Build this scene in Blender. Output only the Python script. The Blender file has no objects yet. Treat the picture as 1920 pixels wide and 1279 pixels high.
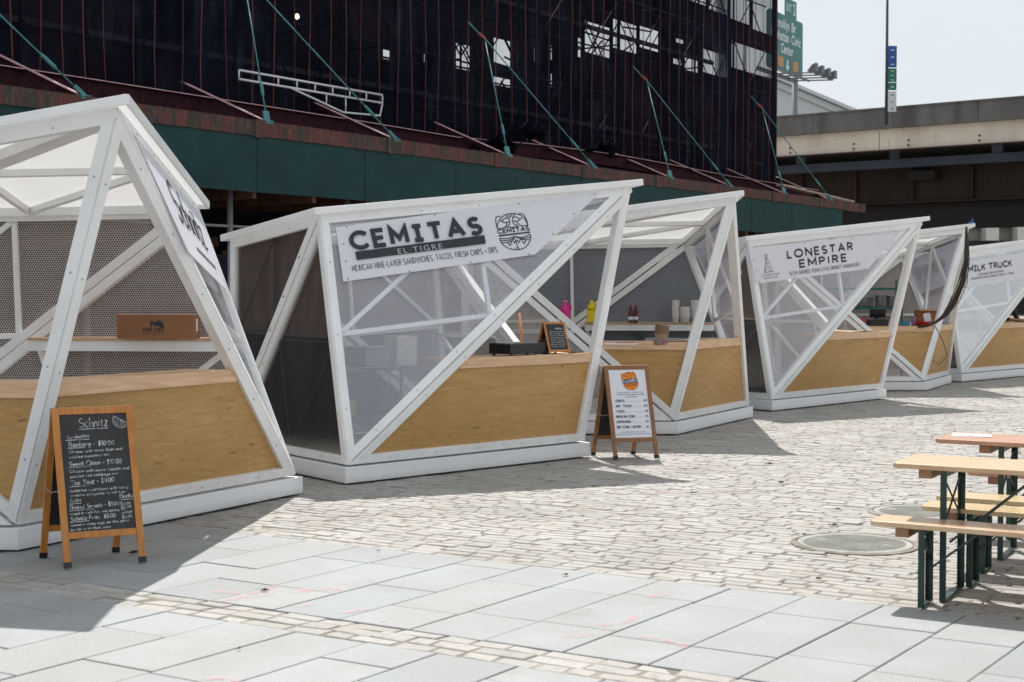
import bpy, bmesh, math, random
from mathutils import Vector, Matrix
R = random.Random(7)
V = Vector
D = bpy.data
scene = bpy.context.scene
COL = scene.collection

# ------------------------------------------------------------------ camera geometry (calibrated on the photo)
CAMH, F, CX, CY, HOR = 1.67, 2665.0, 960.0, 639.5, 545.0
PITCH = math.atan((CY - HOR) / F)
EYE = V((0, 0, CAMH))
def ray(px, py):
    x, y, z = (px - CX) / F, (CY - py) / F, -1.0
    t = math.pi / 2 - PITCH
    return V((x, y * math.cos(t) - z * math.sin(t), y * math.sin(t) + z * math.cos(t)))
def at_z(px, py, z=0.0):
    d = ray(px, py); return EYE + d * ((z - CAMH) / d.z)
def at_y(px, py, y):
    d = ray(px, py); return EYE + d * (y / d.y)
def at_plane(px, py, o, n):
    d = ray(px, py); return EYE + d * ((o - EYE).dot(n) / d.dot(n))
ES = V((.566, .8244, 0)).normalized()          # along the row of kiosks and the facade
EN = V((-ES.y, ES.x, 0))                        # away from the camera, into the facade
def fac(s, dd, z): return ES * s + EN * dd + V((0, 0, z))
def fac_px(px, py, dd):
    p = at_plane(px, py, EN * dd, EN)
    return p.dot(ES), p.z

# ------------------------------------------------------------------ object helpers
def tag(o, label=None, cat=None, group=None, kind=None):
    if label: o['label'] = label
    if cat: o['category'] = cat
    if group: o['group'] = group
    if kind: o['kind'] = kind
    return o
def empty(name, loc=(0, 0, 0), rz=0.0):
    o = D.objects.new(name, None); COL.objects.link(o)
    o.location = loc; o.rotation_euler = (0, 0, rz); o.empty_display_size = .1
    return o
def thing(name, label, cat, loc=(0, 0, 0), group=None, rz=0.0):
    return tag(empty(name, loc, rz), label, cat, group)

def basis(d, up=V((0, 0, 1))):
    d = d.normalized()
    a = d.cross(up)
    if a.length < 1e-4: a = d.cross(V((1, 0, 0)))
    a.normalize(); b = a.cross(d).normalized()
    return d, a, b

class MB:
    def __init__(s): s.v, s.f, s.uv, s.sm = [], [], [], []
    def face(s, idx, uv=None, smooth=False):
        s.f.append(tuple(idx)); s.uv.append(uv); s.sm.append(smooth)
    def add(s, vs, fs, smooth=False):
        n = len(s.v); s.v += [V(p) for p in vs]
        for f in fs: s.face([n + i for i in f], None, smooth)
    def box(s, c, sz, ax=None):
        c = V(c); X, Y, Z = ax or (V((1, 0, 0)), V((0, 1, 0)), V((0, 0, 1)))
        h = [q / 2 for q in sz]
        vs = [c + X * (h[0] * i) + Y * (h[1] * j) + Z * (h[2] * k) for i in (-1, 1) for j in (-1, 1) for k in (-1, 1)]
        s.add(vs, [(0, 1, 3, 2), (4, 6, 7, 5), (0, 4, 5, 1), (2, 3, 7, 6), (0, 2, 6, 4), (1, 5, 7, 3)])
        return s
    def bar(s, p, q, w, h, up=V((0, 0, 1))):
        p, q = V(p), V(q); d, a, b = basis(q - p, up)
        s.box((p + q) / 2, ((q - p).length, w, h), (d, a, b)); return s
    def prism(s, poly, off):
        off = V(off); n = len(poly)
        vs = [V(p) for p in poly] + [V(p) + off for p in poly]
        fs = [tuple(range(n - 1, -1, -1)), tuple(range(n, 2 * n))] + [(i, (i + 1) % n, n + (i + 1) % n, n + i) for i in range(n)]
        s.add(vs, fs); return s
    def tube(s, pts, r, n=8, cap=True, smooth=True):
        pts = [V(p) for p in pts]; m = len(pts)
        rs = r if isinstance(r, (list, tuple)) else [r] * m
        base = len(s.v); pa = None
        for i, p in enumerate(pts):
            d = (pts[min(i + 1, m - 1)] - pts[max(i - 1, 0)]).normalized()
            if pa is None: _, a, b = basis(d)
            else:
                a = (pa - d * pa.dot(d)).normalized(); b = a.cross(d)
            pa = a
            for k in range(n):
                t = 2 * math.pi * k / n
                s.v.append(p + a * (rs[i] * math.cos(t)) + b * (rs[i] * math.sin(t)))
        for i in range(m - 1):
            for k in range(n):
                s.face((base + i * n + k, base + i * n + (k + 1) % n, base + (i + 1) * n + (k + 1) % n, base + (i + 1) * n + k), None, smooth)
        if cap:
            s.face([base + k for k in range(n - 1, -1, -1)]); s.face([base + (m - 1) * n + k for k in range(n)])
        return s
    def lathe(s, c, prof, n=14, smooth=True, ax=None):
        c = V(c); X, Y, Z = ax or (V((1, 0, 0)), V((0, 1, 0)), V((0, 0, 1)))
        base = len(s.v); m = len(prof)
        for (r, z) in prof:
            for k in range(n):
                t = 2 * math.pi * k / n
                s.v.append(c + X * (r * math.cos(t)) + Y * (r * math.sin(t)) + Z * z)
        for i in range(m - 1):
            for k in range(n):
                s.face((base + i * n + k, base + i * n + (k + 1) % n, base + (i + 1) * n + (k + 1) % n, base + (i + 1) * n + k), None, smooth)
        s.face([base + k for k in range(n - 1, -1, -1)]); s.face([base + (m - 1) * n + k for k in range(n)])
        return s
    def build(s, name, mat, parent=None, org=None, bevel=0.0, recalc=True):
        me = D.meshes.new(name)
        o0 = V(org) if org is not None else (V(parent.location) if parent is not None else V((0, 0, 0)))
        if parent is not None and parent.parent is not None and org is None: o0 = V(parent['_org'])
        me.from_pydata([tuple(p - o0) for p in s.v], [], s.f)
        if any(u is not None for u in s.uv):
            ul = me.uv_layers.new(name='UVMap'); k = 0
            for u, f in zip(s.uv, s.f):
                for j in range(len(f)):
                    ul.data[k].uv = u[j] if u else (0, 0); k += 1
        for p, m in zip(me.polygons, s.sm): p.use_smooth = m
        if recalc:
            bm = bmesh.new(); bm.from_mesh(me); bmesh.ops.recalc_face_normals(bm, faces=bm.faces); bm.to_mesh(me); bm.free()
        if mat: me.materials.append(mat)
        o = D.objects.new(name, me); COL.objects.link(o)
        if parent is not None: o.parent = parent
        else: o.location = o0
        o['_org'] = tuple(o0)
        if bevel:
            b = o.modifiers.new('bev', 'BEVEL'); b.width = bevel; b.segments = 2; b.limit_method = 'ANGLE'
        return o
def top(name, mb, mat, label, cat, group=None, org=None, bevel=0.0):
    if org is None:
        n = len(mb.v); c = sum(mb.v, V((0, 0, 0))) / n
        org = V((c.x, c.y, min(p.z for p in mb.v)))
    return tag(mb.build(name, mat, None, org, bevel), label, cat, group)
def copy_tree(o, parent=None):
    c = o.copy(); COL.objects.link(c); c.parent = parent
    for ch in list(o.children): copy_tree(ch, c)
    return c

# ------------------------------------------------------------------ materials
def M(name, col=(.5, .5, .5), rough=.6, metal=0.0, spec=.5):
    m = D.materials.new(name); m.use_nodes = True
    b = m.node_tree.nodes['Principled BSDF']
    b.inputs['Base Color'].default_value = (*col, 1); b.inputs['Roughness'].default_value = rough
    b.inputs['Metallic'].default_value = metal; b.inputs['Specular IOR Level'].default_value = spec
    return m
class NT:
    def __init__(s, m): s.m, s.t = m, m.node_tree; s.n = s.t.nodes; s.b = s.n.get('Principled BSDF'); s.out = s.n.get('Material Output')
    def new(s, ty, **kw):
        n = s.n.new(ty)
        for k, v in kw.items(): setattr(n, k, v)
        return n
    def link(s, a, b): s.t.links.new(a, b)
    def val(s, sock, x):
        if hasattr(x, 'is_output'): s.link(x, sock)
        else: sock.default_value = x
    def math(s, op, a, b=0.0, c=0.0):
        n = s.new('ShaderNodeMath', operation=op)
        for i, x in enumerate((a, b, c)): s.val(n.inputs[i], x)
        return n.outputs[0]
    def coord(s, which='Object'):
        return s.new('ShaderNodeTexCoord').outputs[which]
    def mapping(s, vec, scale=(1, 1, 1), rot=(0, 0, 0), loc=(0, 0, 0)):
        n = s.new('ShaderNodeMapping'); s.link(vec, n.inputs[0])
        n.inputs['Scale'].default_value = scale; n.inputs['Rotation'].default_value = rot; n.inputs['Location'].default_value = loc
        return n.outputs[0]
    def noise(s, vec, scale=5.0, detail=4.0, rough=.55, dist=0.0):
        n = s.new('ShaderNodeTexNoise'); s.link(vec, n.inputs['Vector'])
        n.inputs['Scale'].default_value = scale; n.inputs['Detail'].default_value = detail
        n.inputs['Roughness'].default_value = rough; n.inputs['Distortion'].default_value = dist
        return n.outputs[0]
    def ramp(s, fac, stops):
        n = s.new('ShaderNodeValToRGB'); s.link(fac, n.inputs[0]); e = n.color_ramp.elements
        while len(e) < len(stops): e.new(.5)
        for q, (p, c) in zip(e, stops): q.position = p; q.color = (*c, 1) if len(c) == 3 else c
        return n.outputs[0]
    def mix(s, fac, a, b, bt='MIX'):
        n = s.new('ShaderNodeMix', data_type='RGBA', blend_type=bt)
        s.val(n.inputs[0], fac)
        for k, x in ((6, a), (7, b)):
            if isinstance(x, tuple): n.inputs[k].default_value = (*x, 1)
            else: s.link(x, n.inputs[k])
        return n.outputs[2]
    def bump(s, h, strength=.3, dist=.01):
        n = s.new('ShaderNodeBump'); s.link(h, n.inputs['Height'])
        n.inputs['Strength'].default_value = strength; n.inputs['Distance'].default_value = dist
        s.link(n.outputs[0], s.b.inputs['Normal'])
    def color(s, c): s.link(c, s.b.inputs['Base Color'])

def m_noise(name, c1, c2, scale=6.0, rough=.6, stretch=(1, 1, 1), bump=0.0, lo=.35, hi=.65, metal=0.0, spec=.5):
    m = M(name, c1, rough, metal, spec); t = NT(m)
    v = t.mapping(t.coord(), stretch); f = t.noise(v, scale, 6)
    t.color(t.ramp(f, [(lo, c1), (hi, c2)]))
    if bump: t.bump(f, bump, .01)
    return m

MAT = {}
def m_white():
    m = M('white_paint', (.8, .8, .79), .38); t = NT(m); c = t.coord()
    f = t.noise(c, 2.3, 5); g = t.noise(t.mapping(c, (3, 3, .8)), 14, 5)
    col = t.ramp(f, [(.3, (.78, .785, .79)), (.6, (.85, .855, .86))])
    d = t.ramp(g, [(.66, (0, 0, 0)), (.78, (1, 1, 1))])
    col = t.mix(t.math('MULTIPLY', d, .22), col, (.55, .52, .47))
    sep = t.new('ShaderNodeSeparateXYZ'); t.link(c, sep.inputs[0])
    lo = t.math('MINIMUM', t.math('MAXIMUM', t.math('MULTIPLY', t.math('SUBTRACT', .62, sep.outputs[2]), 1.7), 0.0), 1.0)
    gr = t.math('MULTIPLY', lo, t.ramp(t.noise(c, 9, 6, .7), [(.40, (0, 0, 0)), (.68, (1, 1, 1))]))
    t.color(t.mix(t.math('MULTIPLY', gr, .38), col, (.40, .36, .30)))
    t.link(t.math('MULTIPLY_ADD', f, .3, .25), t.b.inputs['Roughness'])
    return m
MAT['white'] = m_white()
def m_base():
    m = M('base_boards', (.76, .76, .77), .5); t = NT(m); c = t.coord()
    f = t.noise(t.mapping(c, (6, 6, .6)), 5, 5); g = t.noise(c, 1.2, 4)
    sep = t.new('ShaderNodeSeparateXYZ'); t.link(c, sep.inputs[0])
    low = t.math('MULTIPLY', t.math('SUBTRACT', .075, sep.outputs[2]), 9)
    sp = t.math('MULTIPLY', t.math('MAXIMUM', low, 0.0), t.math('MULTIPLY', t.noise(c, 14, 5, .7), 1.5))
    col = t.ramp(f, [(.3, (.765, .77, .785)), (.7, (.80, .805, .82))])
    t.color(t.mix(sp, col, (.38, .35, .30)))
    return m
MAT['base'] = m_base()
def m_ply(name, c1, c2, c3, seed):
    m = M(name, c1, .5); t = NT(m); c = t.mapping(t.coord(), (1, 1, 1), (0, 0, .95), (seed, seed * 2, 0))
    w = t.noise(t.mapping(c, (1.1, 1.1, 9)), 3.0, 7, .6, .8)
    big = t.noise(c, 1.3, 3)
    col = t.mix(t.ramp(w, [(.32, (0, 0, 0)), (.68, (1, 1, 1))]), c1, c2)
    col = t.mix(t.math('MULTIPLY', t.ramp(big, [(.35, (0, 0, 0)), (.65, (1, 1, 1))]), .45), col, c3)
    fl = t.noise(t.mapping(c, (5, 5, 22), (0, .12, 0)), 1.6, 3, .6); ar = t.noise(c, 2.1, 3)
    fk = t.math('MULTIPLY', t.ramp(fl, [(.60, (0, 0, 0)), (.68, (1, 1, 1))]), t.ramp(ar, [(.46, (0, 0, 0)), (.62, (1, 1, 1))]))
    col = t.mix(t.math('MULTIPLY', fk, .8), col, (.17, .085, .028))
    fine = t.noise(t.mapping(c, (2, 2, 60)), 5, 4, .6)
    col = t.mix(t.math('MULTIPLY', t.ramp(fine, [(.42, (1, 1, 1)), (.56, (0, 0, 0))]), .30), col, (.26, .15, .055))
    t.color(col); t.bump(w, .08, .004)
    return m
MAT['ply'] = m_ply('plywood', (.465, .265, .085), (.59, .365, .14), (.40, .215, .062), 0.0)
MAT['nose'] = m_noise('counter_wood', (.60, .37, .21), (.72, .49, .31), 4, .45, (1, 1, 10))
MAT['shelf'] = m_noise('shelf_wood', (.50, .31, .17), (.62, .41, .24), 4, .5, (1, 1, 10))
def m_perf(name, col):
    m = M(name, col, .5); t = NT(m); uv = t.coord('UV'); P = .0203
    v = t.mapping(uv, (1 / P, 1 / (P * 1.732), 1))
    def cell(off):
        a = t.new('ShaderNodeVectorMath', operation='ADD'); t.link(v, a.inputs[0]); a.inputs[1].default_value = (off, off, 0)
        fr = t.new('ShaderNodeVectorMath', operation='FRACTION'); t.link(a.outputs[0], fr.inputs[0])
        su = t.new('ShaderNodeVectorMath', operation='SUBTRACT'); t.link(fr.outputs[0], su.inputs[0]); su.inputs[1].default_value = (.5, .5, 0)
        mu = t.new('ShaderNodeVectorMath', operation='MULTIPLY'); t.link(su.outputs[0], mu.inputs[0]); mu.inputs[1].default_value = (1, 1.732, 0)
        le = t.new('ShaderNodeVectorMath', operation='LENGTH'); t.link(mu.outputs[0], le.inputs[0])
        return le.outputs['Value']
    dmin = t.math('MINIMUM', cell(0.0), cell(.5))
    hole = t.math('LESS_THAN', dmin, .325)
    tr = t.new('ShaderNodeBsdfTransparent'); mx = t.new('ShaderNodeMixShader')
    t.link(hole, mx.inputs[0]); t.link(t.b.outputs[0], mx.inputs[1]); t.link(tr.outputs[0], mx.inputs[2])
    t.link(mx.outputs[0], t.out.inputs[0])
    return m
MAT['perf'] = m_perf('perforated_metal', (.42, .38, .36)); MAT['perf_grey'] = m_perf('perforated_grey', (.30, .325, .36))
def m_sheer(name, col, opac, gloss=.10, rough=.06, transl=.5, tint=(1, 1, 1), dots=0.0):
    """clear or milky sheet: transparent + a little scatter + a fresnel reflection"""
    m = M(name, col, .3); t = NT(m)
    tr = t.new('ShaderNodeBsdfTransparent'); tr.inputs[0].default_value = (*tint, 1)
    df = t.new('ShaderNodeBsdfDiffuse'); df.inputs[0].default_value = (*col, 1)
    tl = t.new('ShaderNodeBsdfTranslucent'); tl.inputs[0].default_value = (*col, 1)
    gl = t.new('ShaderNodeBsdfGlossy'); gl.inputs['Roughness'].default_value = rough
    a = t.new('ShaderNodeMixShader'); a.inputs[0].default_value = transl; t.link(df.outputs[0], a.inputs[1]); t.link(tl.outputs[0], a.inputs[2])
    b = t.new('ShaderNodeMixShader'); t.link(tr.outputs[0], b.inputs[1]); t.link(a.outputs[0], b.inputs[2])
    n = t.noise(t.coord(), 1.7, 4)
    o_ = t.math('MULTIPLY', opac, t.math('MULTIPLY_ADD', n, .8, .6))
    if dots:
        v = t.mapping(t.coord('UV'), (1 / .0195, 1 / (.0195 * 1.732), 1)); ds = []
        for off in (0.0, .5):
            q = v
            for op_, val_ in (('ADD', (off, off, 0)), ('FRACTION', None), ('SUBTRACT', (.5, .5, 0)), ('MULTIPLY', (1, 1.732, 0)), ('LENGTH', None)):
                k_ = t.new('ShaderNodeVectorMath', operation=op_); t.link(q, k_.inputs[0])
                if val_: k_.inputs[1].default_value = val_
                q = k_.outputs['Value'] if op_ == 'LENGTH' else k_.outputs[0]
            ds.append(q)
        o_ = t.math('MULTIPLY_ADD', t.math('LESS_THAN', t.math('MINIMUM', ds[0], ds[1]), .27), dots, o_)
    t.link(o_, b.inputs[0])
    lw = t.new('ShaderNodeLayerWeight'); lw.inputs[0].default_value = .25
    c = t.new('ShaderNodeMixShader'); t.link(t.math('MULTIPLY_ADD', lw.outputs['Fresnel'], .5, gloss), c.inputs[0])
    t.link(b.outputs[0], c.inputs[1]); t.link(gl.outputs[0], c.inputs[2]); t.link(c.outputs[0], t.out.inputs[0])
    return m
MAT['acrylic'] = m_sheer('acrylic_sheet', (.78, .80, .90), .30, .06, .08, dots=.34)
MAT['acrylic_clear'] = m_sheer('acrylic_clear', (.72, .70, .80), .30, .06, .08)
MAT['dim_clear'] = m_sheer('dim_clear_acrylic', (.45, .42, .41), .12, .05, .10, .3, (.80, .77, .75))  # clear side sheet, tinted so it looks dark and reflecting
def m_transl(name, col, mixf, rough=.5):
    m = M(name, col, rough); t = NT(m)
    tl = t.new('ShaderNodeBsdfTranslucent'); tl.inputs[0].default_value = (*col, 1)
    a = t.new('ShaderNodeMixShader'); a.inputs[0].default_value = mixf
    t.link(t.b.outputs[0], a.inputs[1]); t.link(tl.outputs[0], a.inputs[2]); t.link(a.outputs[0], t.out.inputs[0])
    return m
MAT['roof'] = m_transl('roof_sheet', (.86, .86, .86), .52)
MAT['banner'] = m_transl('banner_vinyl', (.85, .85, .90), .25, .4)
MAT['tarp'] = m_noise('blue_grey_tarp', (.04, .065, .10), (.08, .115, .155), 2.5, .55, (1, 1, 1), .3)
MAT['tarp_lit'] = m_transl('backlit_tarp', (.34, .41, .50), .40)  # lit copy of the tarp: sun from behind put into a paler colour
MAT['whitecloth'] = m_noise('white_tarp', (.62, .61, .58), (.74, .73, .71), 2.0, .6, (1, 1, 1), .3)
MAT['ink'] = M('dark_lettering', (.018, .02, .028), .5)
MAT['inkgrey'] = M('pale_lettering', (.42, .43, .47), .5)
MAT['black'] = M('black_plastic', (.012, .012, .014), .4)
MAT['reflect_brown'] = m_noise('brown_reflection', (.22, .175, .155), (.36, .29, .26), 2.5, .55, (3, 3, .4))  # brown upper part of the side reflection, put into a board colour
MAT['reflect_dark'] = m_noise('dark_reflection', (.035, .034, .037), (.15, .145, .148), 1.9, .35, (1, 1, .4), 0, .38, .72, spec=.35)  # dark lower part of the side reflection, put into a sheet colour
MAT['steel'] = m_noise('stainless_steel', (.42, .42, .43), (.55, .55, .56), 8, .3, (1, 1, 12), 0, metal=.9)
MAT['darkmetal'] = M('dark_metal', (.22, .22, .225), .4, .3)
MAT['chrome'] = M('chrome', (.7, .7, .72), .12, 1.0)
MAT['bolt'] = M('zinc_bolt', (.38, .38, .40), .35, .8)

# ------------------------------------------------------------------ planes, inscribed shapes, lettering
class Plane:
    def __init__(s, o, ex, n):
        s.o, s.n = V(o), V(n).normalized()
        ex = V(ex); s.ex = (ex - s.n * ex.dot(s.n)).normalized(); s.ey = s.n.cross(s.ex)
    def uv(s, px, py):
        p = at_plane(px, py, s.o, s.n) - s.o
        return V((p.dot(s.ex), p.dot(s.ey)))
    def p(s, u, v, h=0.0): return s.o + s.ex * u + s.ey * v + s.n * h
_txt = {}
def glyphs(body, bold=0.0, shear=0.0, space=1.0):
    key = (body, bold, shear, space)
    if key in _txt: return _txt[key]
    cu = D.curves.new('t', 'FONT'); cu.body = body; cu.size = 1.0; cu.offset = bold; cu.shear = shear
    cu.space_character = space; cu.resolution_u = 3; cu.fill_mode = 'FRONT'
    ob = D.objects.new('t', cu); COL.objects.link(ob)
    dg = bpy.context.evaluated_depsgraph_get(); dg.update()
    me = D.meshes.new_from_object(ob.evaluated_get(dg))
    vs = [(v.co.x, v.co.y) for v in me.vertices]; fs = [tuple(p.vertices) for p in me.polygons]
    D.objects.remove(ob); D.curves.remove(cu); D.meshes.remove(me)
    _txt[key] = (vs, fs); return vs, fs
CAPH = max(y for x, y in glyphs('H')[0])
def letter(mb, pl, body, u0, u1, h, bold=0.0, shear=0.0, space=1.0, lift=.004, thick=0.0, wob=0.0, rnd=R):
    """lay BODY on plane PL from point u0 to u1 (baseline, in plane metres) with cap height h"""
    vs, fs = glyphs(body, bold, shear, space)
    if not vs: return
    x0, x1 = min(v[0] for v in vs), max(v[0] for v in vs)
    d = V(u1) - V(u0); up = V((-d.y, d.x)).normalized() * h
    ph = rnd.uniform(0, 9)
    def pos(x, y, l):
        if wob: y += wob * math.sin(x * 2.1 + ph) + .5 * wob * math.sin(x * 5.3 + ph); x += .5 * wob * math.sin(x * 3.7 + ph * 2)
        q = V(u0) + d * ((x - x0) / (x1 - x0)) + up * (y / CAPH)
        return pl.p(q.x, q.y, l)
    n = len(mb.v)
    mb.v += [pos(x, y, lift + thick) for x, y in vs]
    for f in fs: mb.face([n + i for i in f])
    if thick:
        cnt = {}
        for f in fs:
            for i in range(len(f)):
                a, b = f[i], f[(i + 1) % len(f)]
                cnt[(a, b)] = 1
        m = len(mb.v); mb.v += [pos(x, y, lift) for x, y in vs]
        for (a, b) in cnt:
            if (b, a) not in cnt: mb.face((n + a, m + a, m + b, n + b))
def stroke(mb, pl, pts, w, lift=.004, thick=0.0):
    pts = [V(p) for p in pts]; pts = [p for k, p in enumerate(pts) if k == 0 or (p - pts[k - 1]).length > 1e-7]
    m = len(pts); n = len(mb.v)
    if m < 2: return
    for i, p in enumerate(pts):
        d0 = (p - pts[i - 1]).normalized() if i else None
        d1 = (pts[i + 1] - p).normalized() if i < m - 1 else None
        if d0 is None: d0 = d1
        if d1 is None: d1 = d0
        n0, n1 = V((-d0.y, d0.x)), V((-d1.y, d1.x)); q = n0 + n1
        if q.length < 1e-4: q = n0
        q.normalize(); q = q * (w / 2) / max(q.dot(n0), .38)
        for s in (q, -q): mb.v.append(pl.p(p.x + s.x, p.y + s.y, lift + thick))
    if thick:
        for i in range(2 * m): mb.v.append(mb.v[n + i] - pl.n * thick)
    k = n + 2 * m
    for i in range(m - 1):
        a = 2 * i
        mb.face((n + a, n + a + 1, n + a + 3, n + a + 2))
        if thick: mb.face((n + a, n + a + 2, k + a + 2, k + a)); mb.face((n + a + 1, k + a + 1, k + a + 3, n + a + 3))
    if thick: mb.face((n, k, k + 1, n + 1)); mb.face((k - 2, k - 1, k + 2 * m - 1, k + 2 * m - 2))
def arc(cx, cy, rx, ry, a0, a1, n=12):
    return [(cx + rx * math.cos(math.radians(a0 + (a1 - a0) * k / n)), cy + ry * math.sin(math.radians(a0 + (a1 - a0) * k / n))) for k in range(n + 1)]
FONT = {
 'A': (.78, [[(0, 0), (.39, 1), (.78, 0)], [(.15, .32), (.63, .32)]]), 'B': (.56, [[(.25, .5), (0, .5), (0, 1), (.25, 1)] , arc(.25, .75, .24, .25, 90, -90, 8), [(0, .5), (0, 0), (.28, 0)], arc(.28, .25, .28, .25, -90, 90, 8)]),
 'C': (.80, [arc(.48, .5, .46, .5, 42, 318, 18)]), 'D': (.70, [[(.25, 1), (0, 1), (0, 0), (.25, 0)], arc(.25, .5, .45, .5, 90, -90, 12)]), 'E': (.52, [[(.52, 1), (0, 1), (0, 0), (.52, 0)], [(0, .5), (.46, .5)]]),
 'F': (.50, [[(.5, 1), (0, 1), (0, 0)], [(0, .5), (.44, .5)]]), 'H': (.62, [[(0, 0), (0, 1)], [(.62, 0), (.62, 1)], [(0, .5), (.62, .5)]]), 'I': (.06, [[(.03, 0), (.03, 1)]]), '|': (.44, [[(.22, 0), (.22, 1)], [(0, .97), (.44, .97)], [(0, .03), (.44, .03)]]),
 'K': (.58, [[(0, 0), (0, 1)], [(.56, 1), (.03, .45)], [(.2, .62), (.58, 0)]]), 'L': (.46, [[(0, 1), (0, 0), (.46, 0)]]), 'M': (.78, [[(0, 0), (0, 1), (.39, .30), (.78, 1), (.78, 0)]]), 'N': (.68, [[(0, 0), (0, 1), (.68, 0), (.68, 1)]]),
 'O': (.94, [arc(.47, .5, .47, .5, 90, 450, 22)]), 'P': (.52, [[(0, 0), (0, 1), (.26, 1)], arc(.26, .73, .26, .27, 90, -90, 9), [(.26, .46), (0, .46)]]), 'R': (.56, [[(0, 0), (0, 1), (.27, 1)], arc(.27, .74, .26, .26, 90, -90, 9), [(.27, .48), (0, .48)], [(.25, .48), (.56, 0)]]),
 'S': (.54, [arc(.27, .74, .25, .26, 35, 262, 12) + arc(.27, .25, .27, .26, 82, -145, 12)]), 'T': (.66, [[(0, 1), (.66, 1)], [(.33, 1), (.33, 0)]]), 'U': (.64, [[(0, 1), (0, .32)] + arc(.32, .32, .32, .32, 180, 360, 10) + [(.64, 1)]]), 'W': (1.0, [[(0, 1), (.24, 0), (.5, .9), (.76, 0), (1, 1)]]), 'X': (.6, [[(0, 0), (.6, 1)], [(0, 1), (.6, 0)]]),
 'Y': (.6, [[(0, 1), (.3, .5), (.6, 1)], [(.3, .5), (.3, 0)]]), 'G': (.8, [arc(.48, .5, .46, .5, 42, 330, 18) + [(.86, .46), (.55, .46)]]),
 'a': (.5, [[(.4, .5), (.2, .55), (.03, .35), (.08, .05), (.25, .02), (.4, .3)], [(.42, .55), (.42, .1), (.5, 0)]]), 'b': (.42, [[(0, 1), (0, 0)], [(0, .3), (.2, .55), (.4, .4), (.38, .08), (.18, 0), (0, .1)]]), 'c': (.42, [[(.4, .45), (.22, .55), (.02, .35), (.05, .08), (.22, 0), (.42, .1)]]),
 'd': (.44, [[(.42, 1), (.42, 0)], [(.42, .35), (.22, .55), (.02, .35), (.05, .05), (.25, 0), (.42, .2)]]), 'e': (.42, [[(.04, .28), (.4, .33), (.3, .53), (.12, .5), (.02, .25), (.12, .02), (.4, .08)]]), 'f': (.36, [[(.36, .95), (.2, .98), (.14, .8), (.14, 0)], [(0, .55), (.32, .55)]]),
 'g': (.44, [[(.4, .45), (.2, .55), (.02, .35), (.08, .08), (.28, .06), (.4, .35)], [(.42, .55), (.42, -.2), (.25, -.35), (.05, -.25)]]), 'h': (.4, [[(0, 1), (0, 0)], [(0, .35), (.2, .55), (.36, .42), (.38, 0)]]), 'i': (.1, [[(.05, .55), (.05, 0)], [(.05, .74), (.06, .80)]]), 'j': (.17, [[(.15, .55), (.15, -.2), (0, -.32)], [(.15, .74), (.16, .80)]]),
 'k': (.36, [[(0, 1), (0, 0)], [(.34, .55), (.02, .25), (.36, 0)]]), 'l': (.12, [[(.05, 1), (.05, .08), (.12, 0)]]), 'm': (.54, [[(0, .55), (0, 0)], [(0, .4), (.15, .55), (.25, .4), (.26, 0)], [(.26, .4), (.42, .55), (.52, .4), (.53, 0)]]), 'n': (.38, [[(0, .55), (0, 0)], [(0, .38), (.2, .55), (.35, .42), (.37, 0)]]),
 'o': (.42, [arc(.21, .27, .2, .27, 90, 450, 10)]), 'p': (.4, [[(0, .55), (0, -.35)], [(0, .35), (.2, .55), (.4, .35), (.35, .05), (.15, 0), (0, .12)]]), 'q': (.42, [[(.4, .55), (.4, -.35)], [(.4, .4), (.2, .55), (.02, .3), (.1, .02), (.4, .2)]]), 'r': (.3, [[(0, .55), (0, 0)], [(0, .32), (.15, .52), (.3, .5)]]),
 's': (.32, [[(.32, .47), (.15, .55), (.04, .42), (.28, .2), (.2, .02), (0, .08)]]), 't': (.35, [[(.15, .85), (.15, .1), (.25, 0), (.35, .06)], [(0, .58), (.32, .58)]]), 'u': (.38, [[(0, .55), (.02, .12), (.18, 0), (.36, .2)], [(.37, .55), (.38, 0)]]), 'v': (.36, [[(0, .55), (.18, 0), (.36, .55)]]), 'w': (.54, [[(0, .55), (.14, 0), (.27, .45), (.4, 0), (.54, .55)]]),
 'x': (.36, [[(0, .55), (.36, 0)], [(.36, .55), (0, 0)]]), 'y': (.38, [[(0, .55), (.05, .15), (.2, .08), (.36, .3)], [(.38, .55), (.36, -.1), (.2, -.35), (0, -.25)]]), 'z': (.36, [[(0, .55), (.34, .55), (0, 0), (.36, 0)]]),
 '0': (.5, [arc(.25, .45, .24, .45, 90, 450, 12)]), '1': (.16, [[(0, .7), (.14, .95), (.14, 0)]]), '2': (.46, [[(.02, .7), (.15, .93), (.4, .85), (.38, .55), (0, 0), (.46, .02)]]), '5': (.44, [[(.42, .92), (.06, .92), (.04, .52), (.28, .58), (.44, .3), (.25, 0), (0, .1)]]), '9': (.42, [[(.4, .8), (.2, .95), (.02, .72), (.15, .48), (.38, .6), (.4, .85), (.36, 0)]]),
 '$': (.46, [arc(.23, .67, .2, .22, 35, 262, 8) + arc(.23, .24, .22, .21, 82, -145, 8), [(.18, 1.08), (.18, -.14)], [(.28, 1.08), (.28, -.14)]]), '-': (.34, [[(0, .38), (.34, .4)]]), '.': (.06, [[(.03, 0), (.05, .07)]]), '/': (.36, [[(0, -.1), (.36, 1)]]), ',': (.08, [[(.07, .06), (.02, -.14)]]), ' ': (.24, []), '+': (.4, [[(.2, .2), (.2, .7)], [(0, .45), (.4, .45)]])}
SMOOTH = set('abcdefghijklmnopqrstuvwxyz0259S')
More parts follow.
